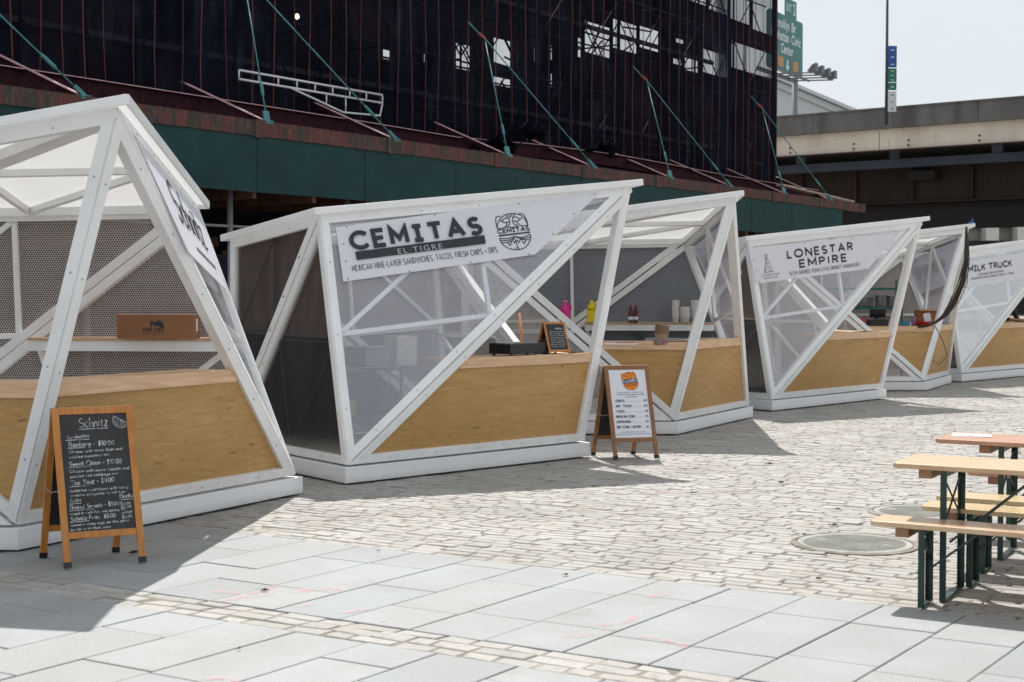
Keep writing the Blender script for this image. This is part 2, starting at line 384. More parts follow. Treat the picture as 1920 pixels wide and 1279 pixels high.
def stroke_text(mb, pl, body, u0, u1, h, w, gap=.2, lift=.004, thick=0.0, jit=0.0, rnd=None, shear=0.0):
    x = 0; items = []
    for ch in body:
        wd, ls = FONT.get(ch) or FONT.get(ch.upper()) or FONT[' ']
        items.append((x, ch, ls)); x += wd + gap
    tot = x - gap; u0, u1 = V(u0), V(u1); d = (u1 - u0) / tot; up = V((-d.y, d.x)).normalized() * h
    for k, (x0, ch, ls) in enumerate(items):
        jy = rnd.uniform(-jit, jit) if rnd else 0; js = 1 + (rnd.uniform(-jit, jit) * 1.5 if rnd else 0)
        for q, ln in enumerate(ls):
            pts = [u0 + d * (x0 + px_ + shear * py_) + up * (py_ * js + jy) for px_, py_ in ln]
            if rnd or (ch in SMOOTH and ch.islower()): pts = smooth_line(pts, 3) if ch in SMOOTH else pts
            stroke(mb, pl, pts, w * (rnd.uniform(.75, 1.2) if rnd else 1), lift + .00025 * (q + 3 * (k % 2)), thick)
def smooth_line(pts, k=4):
    pts = [V(p) for p in pts]
    if len(pts) < 3: return pts
    out = []
    for i in range(len(pts) - 1):
        p0, p1, p2, p3 = pts[max(i - 1, 0)], pts[i], pts[i + 1], pts[min(i + 2, len(pts) - 1)]
        for j in range(k):
            t = j / k
            out.append(.5 * ((2 * p1) + (p2 - p0) * t + (2 * p0 - 5 * p1 + 4 * p2 - p3) * t * t + (3 * p1 - p0 - 3 * p2 + p3) * t ** 3))
    return out + [pts[-1]]
def incenter(t):
    a, b, c = (t[1] - t[2]).length, (t[2] - t[0]).length, (t[0] - t[1]).length
    s = a + b + c; ctr = (t[0] * a + t[1] * b + t[2] * c) / s
    area = (t[1] - t[0]).cross(t[2] - t[0]).length / 2
    return ctr, 2 * area / s
def inset(t, w):
    c, r = incenter(t); k = (r - w) / r
    return [c + (p - c) * k for p in t]
def clip_z(poly, z, keep_below=True):
    out = []
    for i in range(len(poly)):
        a, b = poly[i], poly[(i + 1) % len(poly)]
        ia, ib = ((a.z <= z), (b.z <= z)) if keep_below else ((a.z >= z), (b.z >= z))
        if ia: out.append(a)
        if ia != ib: out.append(a + (b - a) * ((z - a.z) / (b.z - a.z)))
    return out
def ring(mb, t, n, gap, w, thick, off=0.0):
    O, I = inset(t, gap), inset(t, w)
    vs = [p + n * off for p in O] + [p + n * off for p in I] + [p + n * (off - thick) for p in O] + [p + n * (off - thick) for p in I]
    fs = []
    for i in range(3):
        j = (i + 1) % 3
        fs += [(i, j, 3 + j, 3 + i), (6 + i, 9 + i, 9 + j, 6 + j), (i, 6 + i, 6 + j, j), (3 + i, 3 + j, 9 + j, 9 + i)]
    mb.add(vs, fs)
def uvpanel(mb, poly, n, off, thick):
    ex = V((-n.y, n.x, 0)); ex = ex.normalized() if ex.length > 1e-3 else V((1, 0, 0))
    ey = n.cross(ex); b = len(mb.v); m = len(poly)
    mb.v += [p + n * off for p in poly]
    mb.face(range(b, b + m), [((p.dot(ex)), p.dot(ey)) for p in poly])

# ------------------------------------------------------------------ kiosks
KG = 'white faceted food kiosks along the plaza'
def kiosk(name, label, base, tops, faces, zc, roof_split, bolts=()):
    """base / tops: dicts of points; faces: list of (a, b, c, kind) over the union of both"""
    bc = sum(base.values(), V((0, 0, 0))) / len(base)
    root = thing(name, label, 'food kiosk', (bc.x, bc.y, 0), KG)
    pts = {}
    for k, p in base.items():
        q = V((p.x, p.y, .16)); d = (V((bc.x, bc.y, .16)) - q).normalized(); pts[k] = q + d * .05
    pts.update(tops)
    cen = V((bc.x, bc.y, 1.2))
    plat = [V((p.x, p.y, .018)) for p in base.values()]
    MB().prism(plat, (0, 0, .135)).build('base', MAT['base'], root, bevel=.004)
    planes = {}
    for (a, b, c, kind) in faces:
        t = [pts[a], pts[b], pts[c]]
        n = (t[1] - t[0]).cross(t[2] - t[0]).normalized()
        if n.dot((t[0] + t[1] + t[2]) / 3 - cen) < 0: n = -n
        planes[a + b + c] = (t, n)
        opn = kind.startswith('open')
        fm = MB(); ring(fm, t, n, .011, .084, .11 if opn else .08)
        fr = fm.build('frame', MAT['white'], root, bevel=.004)
        if bc.y < 19:
            ms = MB(); sx = inset(t, .048); _, ax_, ay_ = basis(n)
            for i in range(3):
                p_, q_ = sx[i], sx[(i + 1) % 3]; ln_ = (q_ - p_).length; kk = max(2, int(ln_ / .55))
                for u_ in range(kk): ms.lathe(p_ + (q_ - p_) * ((u_ + .6) / (kk + .2)) + n * .0005, [(.0065, 0), (.0065, .003), (.004, .005)], 7, False, (ax_, ay_, n))
            fs_ = ms.build('screw', MAT['bolt'], fr, tuple(root.location))
        I = inset(t, .072)
        mid = [(t[i] + t[(i + 1) % 3]) / 2 for i in range(3)]
        mi = [(I[i] + I[(i + 1) % 3]) / 2 for i in range(3)]
        if not opn:
            bm = MB()
            for i in range(3): bm.bar(mi[i] - n * .054, mi[(i + 1) % 3] - n * .054, .012 if kind == 'dim_clear' else .042, .04 if kind != 'dim_clear' else .012, n)
            bm.build('brace', MAT['darkmetal' if kind == 'dim_clear' else 'white'], root)
        if kind in ('acrylic', 'dim_clear'):
            pm = MB(); uvpanel(pm, I, n, -.026, .004); pm.build('acrylic_panel', MAT['acrylic_clear' if kind == 'acrylic' and bc.y > 16 else kind], root)
        if kind == 'dim_clear':  # boards added behind the clear side sheets, standing in for their dark reflection
            J = inset(t, .03); z0 = 1.27
            for nm, poly, mt in (('reflection_board', clip_z(J, z0, False), 'reflect_brown'), ('dark_reflection', clip_z(J, z0 - .02, True), 'reflect_dark')):
                if len(poly) >= 3: MB().prism([p - n * .085 for p in poly], -n * .012).build(nm, MAT[mt], root)
        if kind.startswith('perf'):
            pm = MB(); uvpanel(pm, I, n, -.028, .002); pm.build('perforated_panel', MAT['perf_grey' if 'tarp' in kind and bc.y > 15.5 else 'perf'], root)
            if 'tarp' in kind or 'cloth' in kind:
                J = inset(t, .02); tm = MB(); tm.prism([p + n * .05 for p in J], n * .006)
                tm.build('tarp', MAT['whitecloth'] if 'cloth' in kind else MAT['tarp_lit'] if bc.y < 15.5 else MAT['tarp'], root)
        if opn:
            poly = clip_z(I, zc)
            if len(poly) >= 3:
                MB().prism([p - n * .04 for p in poly], -n * .018).build('plywood_front', MAT['ply'], root)
                e = [p for p in poly if abs(p.z - zc) < 1e-5]
                a0, b0 = e[0], e[1]
                hz = V((n.x, n.y, 0)).normalized(); al = (b0 - a0).normalized()
                a1, b1 = a0 - al * .02, b0 + al * .02
                MB().prism([a1 - hz * .03, b1 - hz * .03, b1 - hz * .52 - al * 0, a1 - hz * .52], (0, 0, .035)).build('countertop', MAT['nose'], root)
                nb = MB(); o_ = n * -.022
                nb.prism([a0 + o_ + V((0, 0, -.052)), b0 + o_ + V((0, 0, -.052)), b0 + o_ + V((0, 0, .04)), a0 + o_ + V((0, 0, .04))], -n * .016)
                nb.build('counter_edge', MAT['nose'], root)
    # roof
    T = list(tops.keys()); tc = sum(tops.values(), V((0, 0, 0))) / 4
    i0 = T.index(roof_split); order = T[i0:] + T[:i0]
    rm, sm, bm = MB(), MB(), MB()
    for tri in ((0, 1, 2), (0, 2, 3)):
        t = [tops[order[k]] for k in tri]
        n = (t[1] - t[0]).cross(t[2] - t[0]).normalized()
        if n.z < 0: n = -n
        ring(rm, t, n, .004, .09, .07, .012)
        I = inset(t, .085); mi = [(I[i] + I[(i + 1) % 3]) / 2 for i in range(3)]
        for i in range(3): bm.bar(mi[i] - n * .02, mi[(i + 1) % 3] - n * .02, .045, .05, n)
        ex = [tc + (p - tc) * 1.045 for p in t]
        sm.prism([p + V((0, 0, .028)) for p in ex], (0, 0, .016))
    rm.build('roof_frame', MAT['white'], root); bm.build('roof_rib', MAT['white'], root)
    sm.build('roof', MAT['roof'], root)
    fb = MB(); E = [tc + (tops[k] - tc) * 1.045 for k in T]
    for i in range(4):
        p, q = E[i], E[(i + 1) % 4]
        fb.bar(p + V((0, 0, .030)), q + V((0, 0, .030)), .022, .062)
    fb.build('roof_edge', MAT['white'], root, bevel=.003)
    return root, pts, planes

def g(px, py): return at_z(px, py, 0)
FA = [('Tc', 'T0', 'C', 'acrylic'), ('C', 'Br', 'T0', 'open'), ('T0', 'TR', 'Br', 'open'), ('Br', 'B2', 'TR', 'perf'),
      ('B2', 'B3', 'TL', 'perf tarp'), ('TR', 'TL', 'B2', 'perf tarp'), ('TL', 'Tc', 'B3', 'dim_clear'), ('B3', 'C', 'Tc', 'dim_clear')]
FB = [('Tl', 'T', 'P', 'open'), ('L', 'P', 'Tl', 'perf'), ('P', 'Rr', 'T', 'open'), ('T', 'Tr', 'Rr', 'acrylic'),
      ('Rr', 'K', 'Tr', 'perf'), ('Tr', 'Tk', 'K', 'perf'), ('K', 'L', 'Tk', 'perf'), ('Tk', 'Tl', 'L', 'perf')]
def kinds(F_, repl): return [(a, b, c, repl.get(k, k) if not isinstance(repl.get(k), dict) else k) for a, b, c, k in F_]
def typeA(label, C, Br, B2, B3, Tc, T0, TR, TL, faces=FA):
    return kiosk('food_kiosk', label, dict(C=C, Br=Br, B2=B2, B3=B3), dict(Tc=Tc, T0=T0, TR=TR, TL=TL), faces, 1.01, 'T0')
def typeB(label, P, Rr, K, L, T, Tr, Tk, Tl, faces=FB):
    return kiosk('food_kiosk', label, dict(P=P, Rr=Rr, K=K, L=L), dict(T=T, Tr=Tr, Tk=Tk, Tl=Tl), faces, 1.04, 'T')

def v3(x, y, z=0.0): return V((x, y, z))
k1, p1, f1 = typeB('white faceted food kiosk nearest the camera, brown box on its shelf and chalkboard in front',
    g(34, 1037), g(568, 928), v3(-5.5, 11.95), v3(-5.65, 9.05),
    at_z(222, 203, 2.79), at_z(373, 390, 2.36), v3(-5.5, 11.85, 2.30), v3(-5.65, 9.1, 2.27))
k2, p2, f2 = typeA('white faceted food kiosk with CEMITAS banner and clear side panels backed dark as if reflecting',
    g(648, 911), g(1107, 858), v3(-.72, 15.9), v3(-2.85, 14.0),
    at_z(599, 403, 2.35), at_z(1186, 350, 2.70), v3(-.9, 16.05, 2.3), v3(-2.78, 14.0, 2.165))
k3, p3, f3 = typeB('white faceted food kiosk with pink and yellow bottles on its back shelf',
    g(1270, 817), g(1412, 784), v3(-.6, 18.95), v3(-.6, 16.4),
    at_z(1380, 370, 2.73), v3(2.32, 18.8, 2.33), v3(-.6, 18.9, 2.28), v3(-.6, 16.4, 2.33),
    [(a, b, c, 'perf tarp' if (a, b) in (('Rr', 'K'), ('Tr', 'Tk')) else k) for a, b, c, k in FB])
k4, p4, f4 = typeA('white faceted food kiosk with LONESTAR EMPIRE banner and its counter end on the cobbles',
    g(1447.5, 772.6), g(1662, 748.5), v3(4.25, 23.3), v3(2.1, 21.4),
    v3(3.22, 19.45, 2.35), at_z(1730, 415, 2.71), v3(4.1, 23.5, 2.3), v3(2.2, 21.4, 2.17),
    [(a, b, c, k.replace(' tarp', '')) for a, b, c, k in FA])
k5, p5, f5 = typeB('white faceted food kiosk with a dark net hanging from its peak and white sheeting inside',
    g(1737.5, 734), g(1784, 719.5), v3(4.3, 26.1), v3(4.35, 23.55),
    at_z(1817, 427, 2.73), v3(7.15, 26.0, 2.33), v3(4.3, 26.1, 2.28), v3(4.35, 23.6, 2.33),
    [(a, b, c, 'perf cloth' if (a, b) in (('Rr', 'K'), ('Tr', 'Tk')) else k) for a, b, c, k in FB])
k6, p6, f6 = typeA('white faceted food kiosk with MILK TRUCK banner, cut off by the right edge',
    g(1803.5, 717.5), v3(10.4, 28.0), v3(8.9, 29.7), v3(6.7, 27.8),
    v3(7.85, 25.75, 2.35), v3(10.95, 28.2, 2.71), v3(8.8, 29.8, 2.3), v3(6.8, 27.8, 2.17))

def banner(root, face, planes, corners_px, mat='banner', off=.012):
    t, n = planes[face]
    pl = Plane(t[0] + n * off, t[1] - t[0], n)
    uvs = [pl.uv(*c) for c in corners_px]
    mb = MB().prism([pl.p(u.x, u.y) for u in uvs], -n * .006)
    b = mb.build('banner', MAT[mat], root); b['_org'] = tuple(root.location)
    mb2 = MB()
    nail = [uvs[0] * .97 + uvs[2] * .03]
    for i in range(len(uvs)):
        a, c = uvs[i], uvs[(i + 1) % len(uvs)]; cc = sum(uvs, V((0, 0))) / len(uvs)
        for k in (.02, .35, .68):
            q = a + (c - a) * k; q = q + (cc - q) * .04
            mb2.lathe(pl.p(q.x, q.y), [(.009, 0), (.009, .005), (.004, .008)], 8, False, (pl.ex, pl.ey, pl.n))
    s = mb2.build('screw', MAT['bolt'], b); 
    return b, pl
def px_stroke(mb, pl, body, a, b, hpx, w, **kw):
    u0, u1 = pl.uv(*a), pl.uv(*b); top_ = pl.uv(a[0], a[1] - hpx)
    stroke_text(mb, pl, body, u0, u1, (top_ - u0).length * abs((top_ - u0).normalized().dot(V((-(u1 - u0).y, (u1 - u0).x)).normalized())), w, **kw)
def px_text(mb, pl, body, a, b, hpx, **kw):
    u0, u1 = pl.uv(*a), pl.uv(*b)
    top_ = pl.uv(a[0], a[1] - hpx); hh = (top_ - u0).length * abs((top_ - u0).normalized().dot(V((-(u1 - u0).y, (u1 - u0).x)).normalized()))
    letter(mb, pl, body, u0, u1, hh, **kw)

LOGO = [[(345, 525), (350, 440), (390, 350), (470, 265), (560, 228), (640, 220), (720, 225), (800, 250), (870, 300), (920, 370), (955, 460)],
        [(345, 525), (320, 420), (315, 320), (335, 285), (410, 280)], [(770, 235), (820, 222), (865, 240), (910, 310), (945, 400), (955, 460)],
        [(345, 525), (440, 515), (510, 480), (540, 400)], [(390, 350), (440, 385), (500, 400), (580, 385)], [(440, 385), (470, 330), (530, 310), (560, 320)],
        [(510, 250), (560, 300), (590, 360), (590, 420), (560, 470), (500, 495)], [(690, 230), (655, 300), (650, 360), (680, 430), (770, 470)],
        [(560, 240), (600, 290), (640, 235)], [(540, 500), (640, 495), (720, 485), (755, 465)], [(655, 300), (720, 290), (790, 330)],
        [(660, 370), (730, 375), (790, 345), (840, 300)], [(730, 380), (780, 440), (850, 465), (955, 460)],
        [(390, 710), (420, 790), (480, 860), (560, 910), (650, 935), (740, 945), (830, 930), (920, 880), (980, 800), (1010, 720), (1005, 635)],
        [(390, 710), (480, 725), (580, 715), (700, 680), (800, 700), (900, 680), (1005, 635)], [(410, 755), (520, 760), (620, 740), (690, 690)],
        [(720, 690), (800, 720), (900, 715), (1000, 690)], [(440, 800), (540, 800), (640, 760), (690, 710)],
        [(550, 810), (600, 860), (630, 780)], [(660, 770), (690, 810), (715, 740)], [(740, 745), (775, 800), (800, 745)], [(840, 770), (885, 825), (915, 750)],
        [(715, 740), (740, 850), (745, 890), (715, 935)], [(745, 890), (790, 930)], [(800, 740), (920, 745), (990, 745)]]
SHARP = {8, 18, 19, 20, 21}
def l2p(x, y): return (900 + x / 10.66, 380 + y / 10.66)

# kiosk 2: CEMITAS banner
b, pl = banner(k2, 'TcT0C', f2, [(630, 426), (1127, 359), (1004, 477), (644, 528)])
m = MB()
px_stroke(m, pl, 'CEM|TAS', (661, 467), (902, 437), 29, .038, gap=.40, lift=.005, thick=.012)
m.prism([pl.p(*pl.uv(*q), .004) for q in ((666, 473), (907, 442), (910, 457), (669, 488))], pl.n * .012)
m.build('lettering', MAT['ink'], b)
m = MB(); px_text(m, pl, 'EL TIGRE', (746, 477.5), (829, 467), 10, space=1.3, lift=.018); m.build('lettering', MAT['inkgrey'], b)
m = MB(); px_stroke(m, pl, 'MEXICAN NINE-LAYER SANDWICHES, TACOS, FRESH CHIPS + DIPS', (661.5, 509), (933, 473), 10.8, .0054, gap=.36); m.build('lettering', MAT['ink'], b)
m = MB()
for i, ln in enumerate(LOGO):
    pts = [pl.uv(*l2p(*q)) for q in ln]
    stroke(m, pl, pts if i in SHARP else smooth_line(pts), .0085)
px_stroke(m, pl, 'CEM|TAS', l2p(358, 622), l2p(985, 552), 7.0, .010, gap=.24)
m.prism([pl.p(*pl.uv(*l2p(*q)), .003) for q in ((372, 652), (992, 580), (997, 606), (376, 680))], pl.n * .003)
m.build('emblem', MAT['ink'], b)
# kiosk 4
b, pl = banner(k4, 'TcT0C', f4, [(1403, 465), (1686, 436), (1628, 504), (1418, 532)])
m = MB()
px_stroke(m, pl, 'LONESTAR', (1477, 484), (1598, 468), 13.5, .026, gap=.42)
px_stroke(m, pl, 'EMPIRE', (1500, 501), (1587, 489), 13, .026, gap=.42)
px_stroke(m, pl, 'SLOW-SMOKED TEXAS-STYLE BRISKET SANDWICHES', (1480.7, 516.5), (1612, 498.5), 6.5, .0062, gap=.36)
px_text(m, pl, 'LONESTAR', (1428, 519), (1461, 514.5), 3.6, space=1.4); px_text(m, pl, 'EMPIRE', (1434, 524), (1457.5, 520.5), 3.6, space=1.4)
m.build('lettering', MAT['ink'], b)
m = MB()
for a_, c_ in (((1435, 477), (1449, 509)), ((1432, 478), (1444, 510)), ((1438, 476), (1433, 511)), ((1433, 511), (1449, 509)), ((1437, 500), (1434, 511))):
    stroke(m, pl, [pl.uv(*a_), pl.uv(*c_)], .007)
m.build('emblem', MAT['ink'], b)
# kiosk 6
b, pl = banner(k6, 'TcT0C', f6, [(1814, 489), (1940, 470), (1925, 522), (1809, 540)])
m = MB()
px_stroke(m, pl, 'M|LK TRUCK', (1816, 510), (1897, 498), 10.2, .028, gap=.25)
px_text(m, pl, 'ARTISANAL DELICIOUSNESS', (1834, 517), (1882, 509.5), 4)
px_text(m, pl, 'HANDSPUN MILK SHAKES, TREATS + MORE', (1821, 525), (1901, 513.5), 4)
m.build('lettering', MAT['ink'], b)
# kiosks 1, 3, 5: banner on the receding face right of the counter (u along the roof edge)
def side_banner(root, planes, u0, u1, v0, v1, cut, words):
    t, n = planes['TTrRr']; pl = Plane(t[0] + n * .012, t[1] - t[0], n)
    poly = [(u0, v0), (u1, v0), (u1 - cut * .3, v1), (u0 + cut, v1)]
    b = MB().prism([pl.p(*q) for q in poly], -n * .006).build('banner', MAT['banner'], root); b['_org'] = tuple(root.location)
    m = MB(); words(m, pl); m.build('lettering', MAT['ink'], b)
def w1(m, pl):
    stroke_text(m, pl, 'Schnitz', (1.08, -.52), (2.36, -.52), .30, .020, gap=.13, thick=.004)
    for k in range(14): stroke(m, pl, [(1.55 + .066 * k, -.66), (1.595 + .066 * k, -.66)], .035, .004)
side_banner(k1, f1, .30, 2.95, -.13, -.80, .62, w1)
def w3(m, pl):
    for k in range(5): m.prism([pl.p(1.0 + .28 * k, -.5, .003), pl.p(1.2 + .28 * k, -.5, .003), pl.p(1.2 + .28 * k, -.33, .003), pl.p(1.0 + .28 * k, -.33, .003)], pl.n * .002)
def w5(m, pl):
    for k in range(6): m.prism([pl.p(.95 + .26 * k, -.5, .003), pl.p(1.13 + .26 * k, -.5, .003), pl.p(1.13 + .26 * k, -.32, .003), pl.p(.95 + .26 * k, -.32, .003)], pl.n * .002)
side_banner(k3, f3, .30, 2.55, -.13, -.78, .62, w3)
side_banner(k5, f5, .30, 2.45, -.13, -.78, .62, w5)

# bolts on the diagonal of kiosk 2's side and on a few beams
def bolts(root, a, b, n, ks, r=.011):
    mb = MB(); _, x, y = basis(n)
    for k in ks: mb.lathe(a + (b - a) * k + n * .001, [(r, 0), (r, .006), (r * .5, .009)], 8, False, (x, y, n))
    mb.build('bolt', MAT['bolt'], root)
t, n = f2['TLTcB3']; I = inset(t, .045); bolts(k2, I[1], I[2], n, (.16, .34, .50, .68, .84))
t, n = f1['RrKTr']; I = inset(t, .045); bolts(k1, I[1], I[2], -n, (.3, .5, .7)); 

# shelves on the back walls
def back_shelf(root, planes, z, d=.26):
    t, n = planes['RrKTr']; I = inset(t, .07)
    # rail where the plane z meets the upright triangle
    e = []
    for i in range(3):
        a, c = I[i], I[(i + 1) % 3]
        if (a.z - z) * (c.z - z) < 0: e.append(a + (c - a) * ((z - a.z) / (c.z - a.z)))
    hz = V((n.x, n.y, 0)).normalized()
    a, c = e
    MB().prism([a - hz * .07, c - hz * .07, c - hz * (.07 + d), a - hz * (.07 + d)], (0, 0, .022)).build('shelf', MAT['shelf'], root)
    MB().bar(a - hz * .30 - V((0, 0, .045)), c - hz * .30 - V((0, 0, .045)), .03, .08).build('shelf_rail', MAT['white'], root)
    return a, c, hz
back_shelf(k1, f1, 1.265); back_shelf(k3, f3, 1.235)

# ------------------------------------------------------------------ world, sun, camera
SUN_DIR = V((.27, -1.78, -2.80)).normalized()
elev = math.asin(-SUN_DIR.z); az = math.atan2(-SUN_DIR.x, -SUN_DIR.y)
w = D.worlds.new('World'); scene.world = w; w.use_nodes = True
nt = w.node_tree; nt.nodes.clear()
out = nt.nodes.new('ShaderNodeOutputWorld')
sky = nt.nodes.new('ShaderNodeTexSky'); sky.sky_type = 'NISHITA'; sky.sun_disc = False
sky.sun_elevation = elev; sky.sun_rotation = az; sky.air_density = 1.0; sky.dust_density = 2.5
b1 = nt.nodes.new('ShaderNodeBackground'); b1.inputs[1].default_value = .10; nt.links.new(sky.outputs[0], b1.inputs[0])
tc = nt.nodes.new('ShaderNodeTexCoord'); mp = nt.nodes.new('ShaderNodeMapping'); mp.inputs['Scale'].default_value = (1.0, 1.0, 3.2)
nt.links.new(tc.outputs['Generated'], mp.inputs[0])
nz = nt.nodes.new('ShaderNodeTexNoise'); nz.inputs['Scale'].default_value = 3.2; nz.inputs['Detail'].default_value = 6; nz.inputs['Distortion'].default_value = .6
nt.links.new(mp.outputs[0], nz.inputs['Vector'])
rp = nt.nodes.new('ShaderNodeValToRGB'); nt.links.new(nz.outputs[0], rp.inputs[0])
rp.color_ramp.elements[0].position = .30; rp.color_ramp.elements[0].color = (.82, .82, .82, 1)
rp.color_ramp.elements[1].position = .66; rp.color_ramp.elements[1].color = (.97, .97, .97, 1)
b2 = nt.nodes.new('ShaderNodeBackground'); b2.inputs[0].default_value = (.81, .86, .895, 1); b2.inputs[1].default_value = .87
mxs = nt.nodes.new('ShaderNodeMixShader'); nt.links.new(rp.outputs[0], mxs.inputs[0])
nt.links.new(b1.outputs[0], mxs.inputs[1]); nt.links.new(b2.outputs[0], mxs.inputs[2]); nt.links.new(mxs.outputs[0], out.inputs[0])
sl = D.lights.new('sun', 'SUN'); sl.energy = 5.0; sl.angle = math.radians(.5); sl.color = (1, .965, .915)
so = D.objects.new('sun', sl); COL.objects.link(so)
so.rotation_euler = SUN_DIR.to_track_quat('-Z', 'Y').to_euler()
cd = D.cameras.new('camera'); cd.sensor_width = 36; cd.lens = 36 * F / 1920; cd.clip_end = 1500; cd.clip_start = .1
cd.dof.use_dof = True; cd.dof.focus_distance = 12.5; cd.dof.aperture_fstop = 5.0
co = D.objects.new('camera', cd); COL.objects.link(co); co.location = EYE; co.rotation_euler = (math.pi / 2 - PITCH, 0, 0)
scene.camera = co
vs_ = scene.view_settings; vs_.view_transform = 'Standard'; vs_.look = 'None'; vs_.exposure = .2; vs_.gamma = 1.0
scene.cycles.max_bounces = 8; scene.cycles.transparent_max_bounces = 24; scene.cycles.diffuse_bounces = 4; scene.cycles.glossy_bounces = 3
scene.cycles.use_denoising = True; scene.cycles.sample_clamp_indirect = 6

# ------------------------------------------------------------------ ground: sheet, slabs, cobbles
GV = V((.863, -.505, 0)).normalized()           # along courses
GU = V((.576, .817, 0)).normalized()            # along the long slab joints
GN = V((.505, .863, 0)).normalized()            # across courses
KU = 1.0 / GU.dot(GN)
def gp(v, n, z=0.0): return GV * v + GU * (n * KU) - GV * 0 + V((0, 0, z))
N_EDGE, N_B1, N_B0 = 7.46, 5.735, 5.425
sand = m_noise('joint_sand', (.13, .11, .085), (.32, .29, .24), 2.2, .9, (1, 1, 1), .5)
gm = MB().prism([V((-160, -12, -.5)), V((160, -12, -.5)), V((160, 320, -.5)), V((-160, 320, -.5))], (0, 0, .484))
tag(gm.build('ground', sand), kind='structure')
def random_island(m_name, stops, rough, speck, bumpk, extra=None):
    m = M(m_name, (.4, .4, .4), rough); t = NT(m); c = t.coord()
    ge = t.new('ShaderNodeNewGeometry')
    base = t.ramp(ge.outputs['Random Per Island'], stops)
    f = t.noise(c, speck, 4, .7); h = t.noise(c, 1.6, 5)
    base = t.mix(t.math('MULTIPLY', t.ramp(f, [(.3, (1, 1, 1)), (.6, (0, 0, 0))]), .22), base, (.12, .115, .11))
    base = t.mix(t.math('MULTIPLY', t.ramp(h, [(.42, (1, 1, 1)), (.62, (0, 0, 0))]), .25), base, (.21, .19, .16))
    if extra: base = extra(t, c, base)
    t.color(base); t.bump(f, bumpk, .004)
    return m
def slab_extra(t, c, base):
    a = t.noise(t.mapping(c, (1, 1, 1), loc=(3.1, 1.7, 0)), .8, 5, .6)
    st = t.ramp(a, [(.60, (0, 0, 0)), (.72, (1, 1, 1))])
    base = t.mix(t.math('MULTIPLY', st, .35), base, (.17, .155, .13))
    vo = t.new('ShaderNodeTexVoronoi'); t.link(c, vo.inputs['Vector']); vo.inputs['Scale'].default_value = 2.1
    sz = t.math('LESS_THAN', t.math('ADD', vo.outputs['Distance'], t.math('MULTIPLY', t.noise(c, 40, 2), .03)), .052)
    base = t.mix(t.math('MULTIPLY', sz, .5), base, (.12, .12, .118))
    sc = t.noise(t.mapping(c, (3, .6, 1), (0, 0, .6)), 3.5, 5, .7)
    base = t.mix(t.math('MULTIPLY', t.ramp(sc, [(.58, (0, 0, 0)), (.72, (1, 1, 1))]), .18), base, (.36, .36, .35))
    b = t.noise(c, 110, 3, .7)
    return t.mix(t.math('MULTIPLY', t.ramp(b, [(.54, (0, 0, 0)), (.66, (1, 1, 1))]), .3), base, (.13, .13, .13))
def cob_extra(t, c, base):
    a = t.noise(t.mapping(c, (1, 1.6, 1)), .55, 5, .65); b = t.noise(c, 14, 4, .7)
    base = t.mix(t.math('MULTIPLY', t.ramp(a, [(.50, (0, 0, 0)), (.68, (1, 1, 1))]), .38), base, (.19, .175, .155))
    return t.mix(t.math('MULTIPLY', t.ramp(b, [(.54, (0, 0, 0)), (.66, (1, 1, 1))]), .35), base, (.16, .14, .115))
slab_m = random_island('granite_slab', [(0, (0.279, 0.299, 0.314)), (.25, (0.325, 0.340, 0.348)), (.5, (0.299, 0.314, 0.321)), (.75, (0.342, 0.353, 0.357)), (.9, (0.308, 0.317, 0.317)), (1, (0.333, 0.342, 0.344))], .72, 60, .15, slab_extra)
cob_m = random_island('granite_cobble', [(0, (0.330, 0.314, 0.288)), (.2, (0.407, 0.393, 0.363)), (.4, (0.363, 0.352, 0.336)), (.6, (0.424, 0.409, 0.380)), (.75, (0.391, 0.361, 0.336)), (.9, (0.319, 0.312, 0.306)), (1, (0.413, 0.403, 0.380))], .75, 45, .6, cob_extra)
bed_m = m_noise('slab_bedding', (.035, .032, .028), (.24, .22, .19), 2.6, .9, (1, 1, 1), 0, .42, .62)
tag(MB().prism([gp(-14, -2, -.013), gp(14, -2, -.013), gp(14, N_EDGE - .02, -.013), gp(-14, N_EDGE - .02, -.013)], (0, 0, .004)).build('slab_bed', bed_m), kind='structure')
tag(MB().prism([gp(-14, N_B0 + .01, -.007), gp(14, N_B0 + .01, -.007), gp(14, N_B1 - .01, -.007), gp(-14, N_B1 - .01, -.007)], (0, 0, .003)).build('band_bed', sand), kind='structure')
def block(mb, v0, v1, n0, n1, z, ch, dz, jit, rnd, zb=-.02, tilt=0.0, wavy=0.0):
    """a paving stone with worn, rounded edges"""
    j = lambda: rnd.uniform(-jit, jit)
    q = [(v0 + j(), n0 + j()), (v1 + j(), n0 + j()), (v1 + j(), n1 + j()), (v0 + j(), n1 + j())]
    if wavy: q = [(a, b + wavy * (.02 * math.sin(1.7 * a + .9 * b) + .014 * math.sin(3.9 * a - 2 * b) + .008 * math.sin(9.1 * a + b))) for a, b in q]
    cv, cn = sum(a for a, b in q) / 4, sum(b for a, b in q) / 4
    tv, tn = rnd.uniform(-tilt, tilt), rnd.uniform(-tilt, tilt)
    def lv(shr, zz):
        o = []
        for (a, b) in q:
            da, db = a - cv, b - cn
            a2 = cv + math.copysign(max(abs(da) - shr, .004), da); b2 = cn + math.copysign(max(abs(db) - shr, .004), db)
            o.append(gp(a2, b2, zz + tv * da + tn * db))
        return o
    vs = lv(0, zb) + lv(ch * .25, z - dz) + lv(ch, z)
    fs = []
    for r in (0, 4):
        for i in range(4): fs.append((r + i, r + (i + 1) % 4, r + 4 + (i + 1) % 4, r + 4 + i))
    fs.append((8, 9, 10, 11)); n = len(mb.v); mb.v += vs
    for f in fs: mb.face([n + i for i in f], None, False)
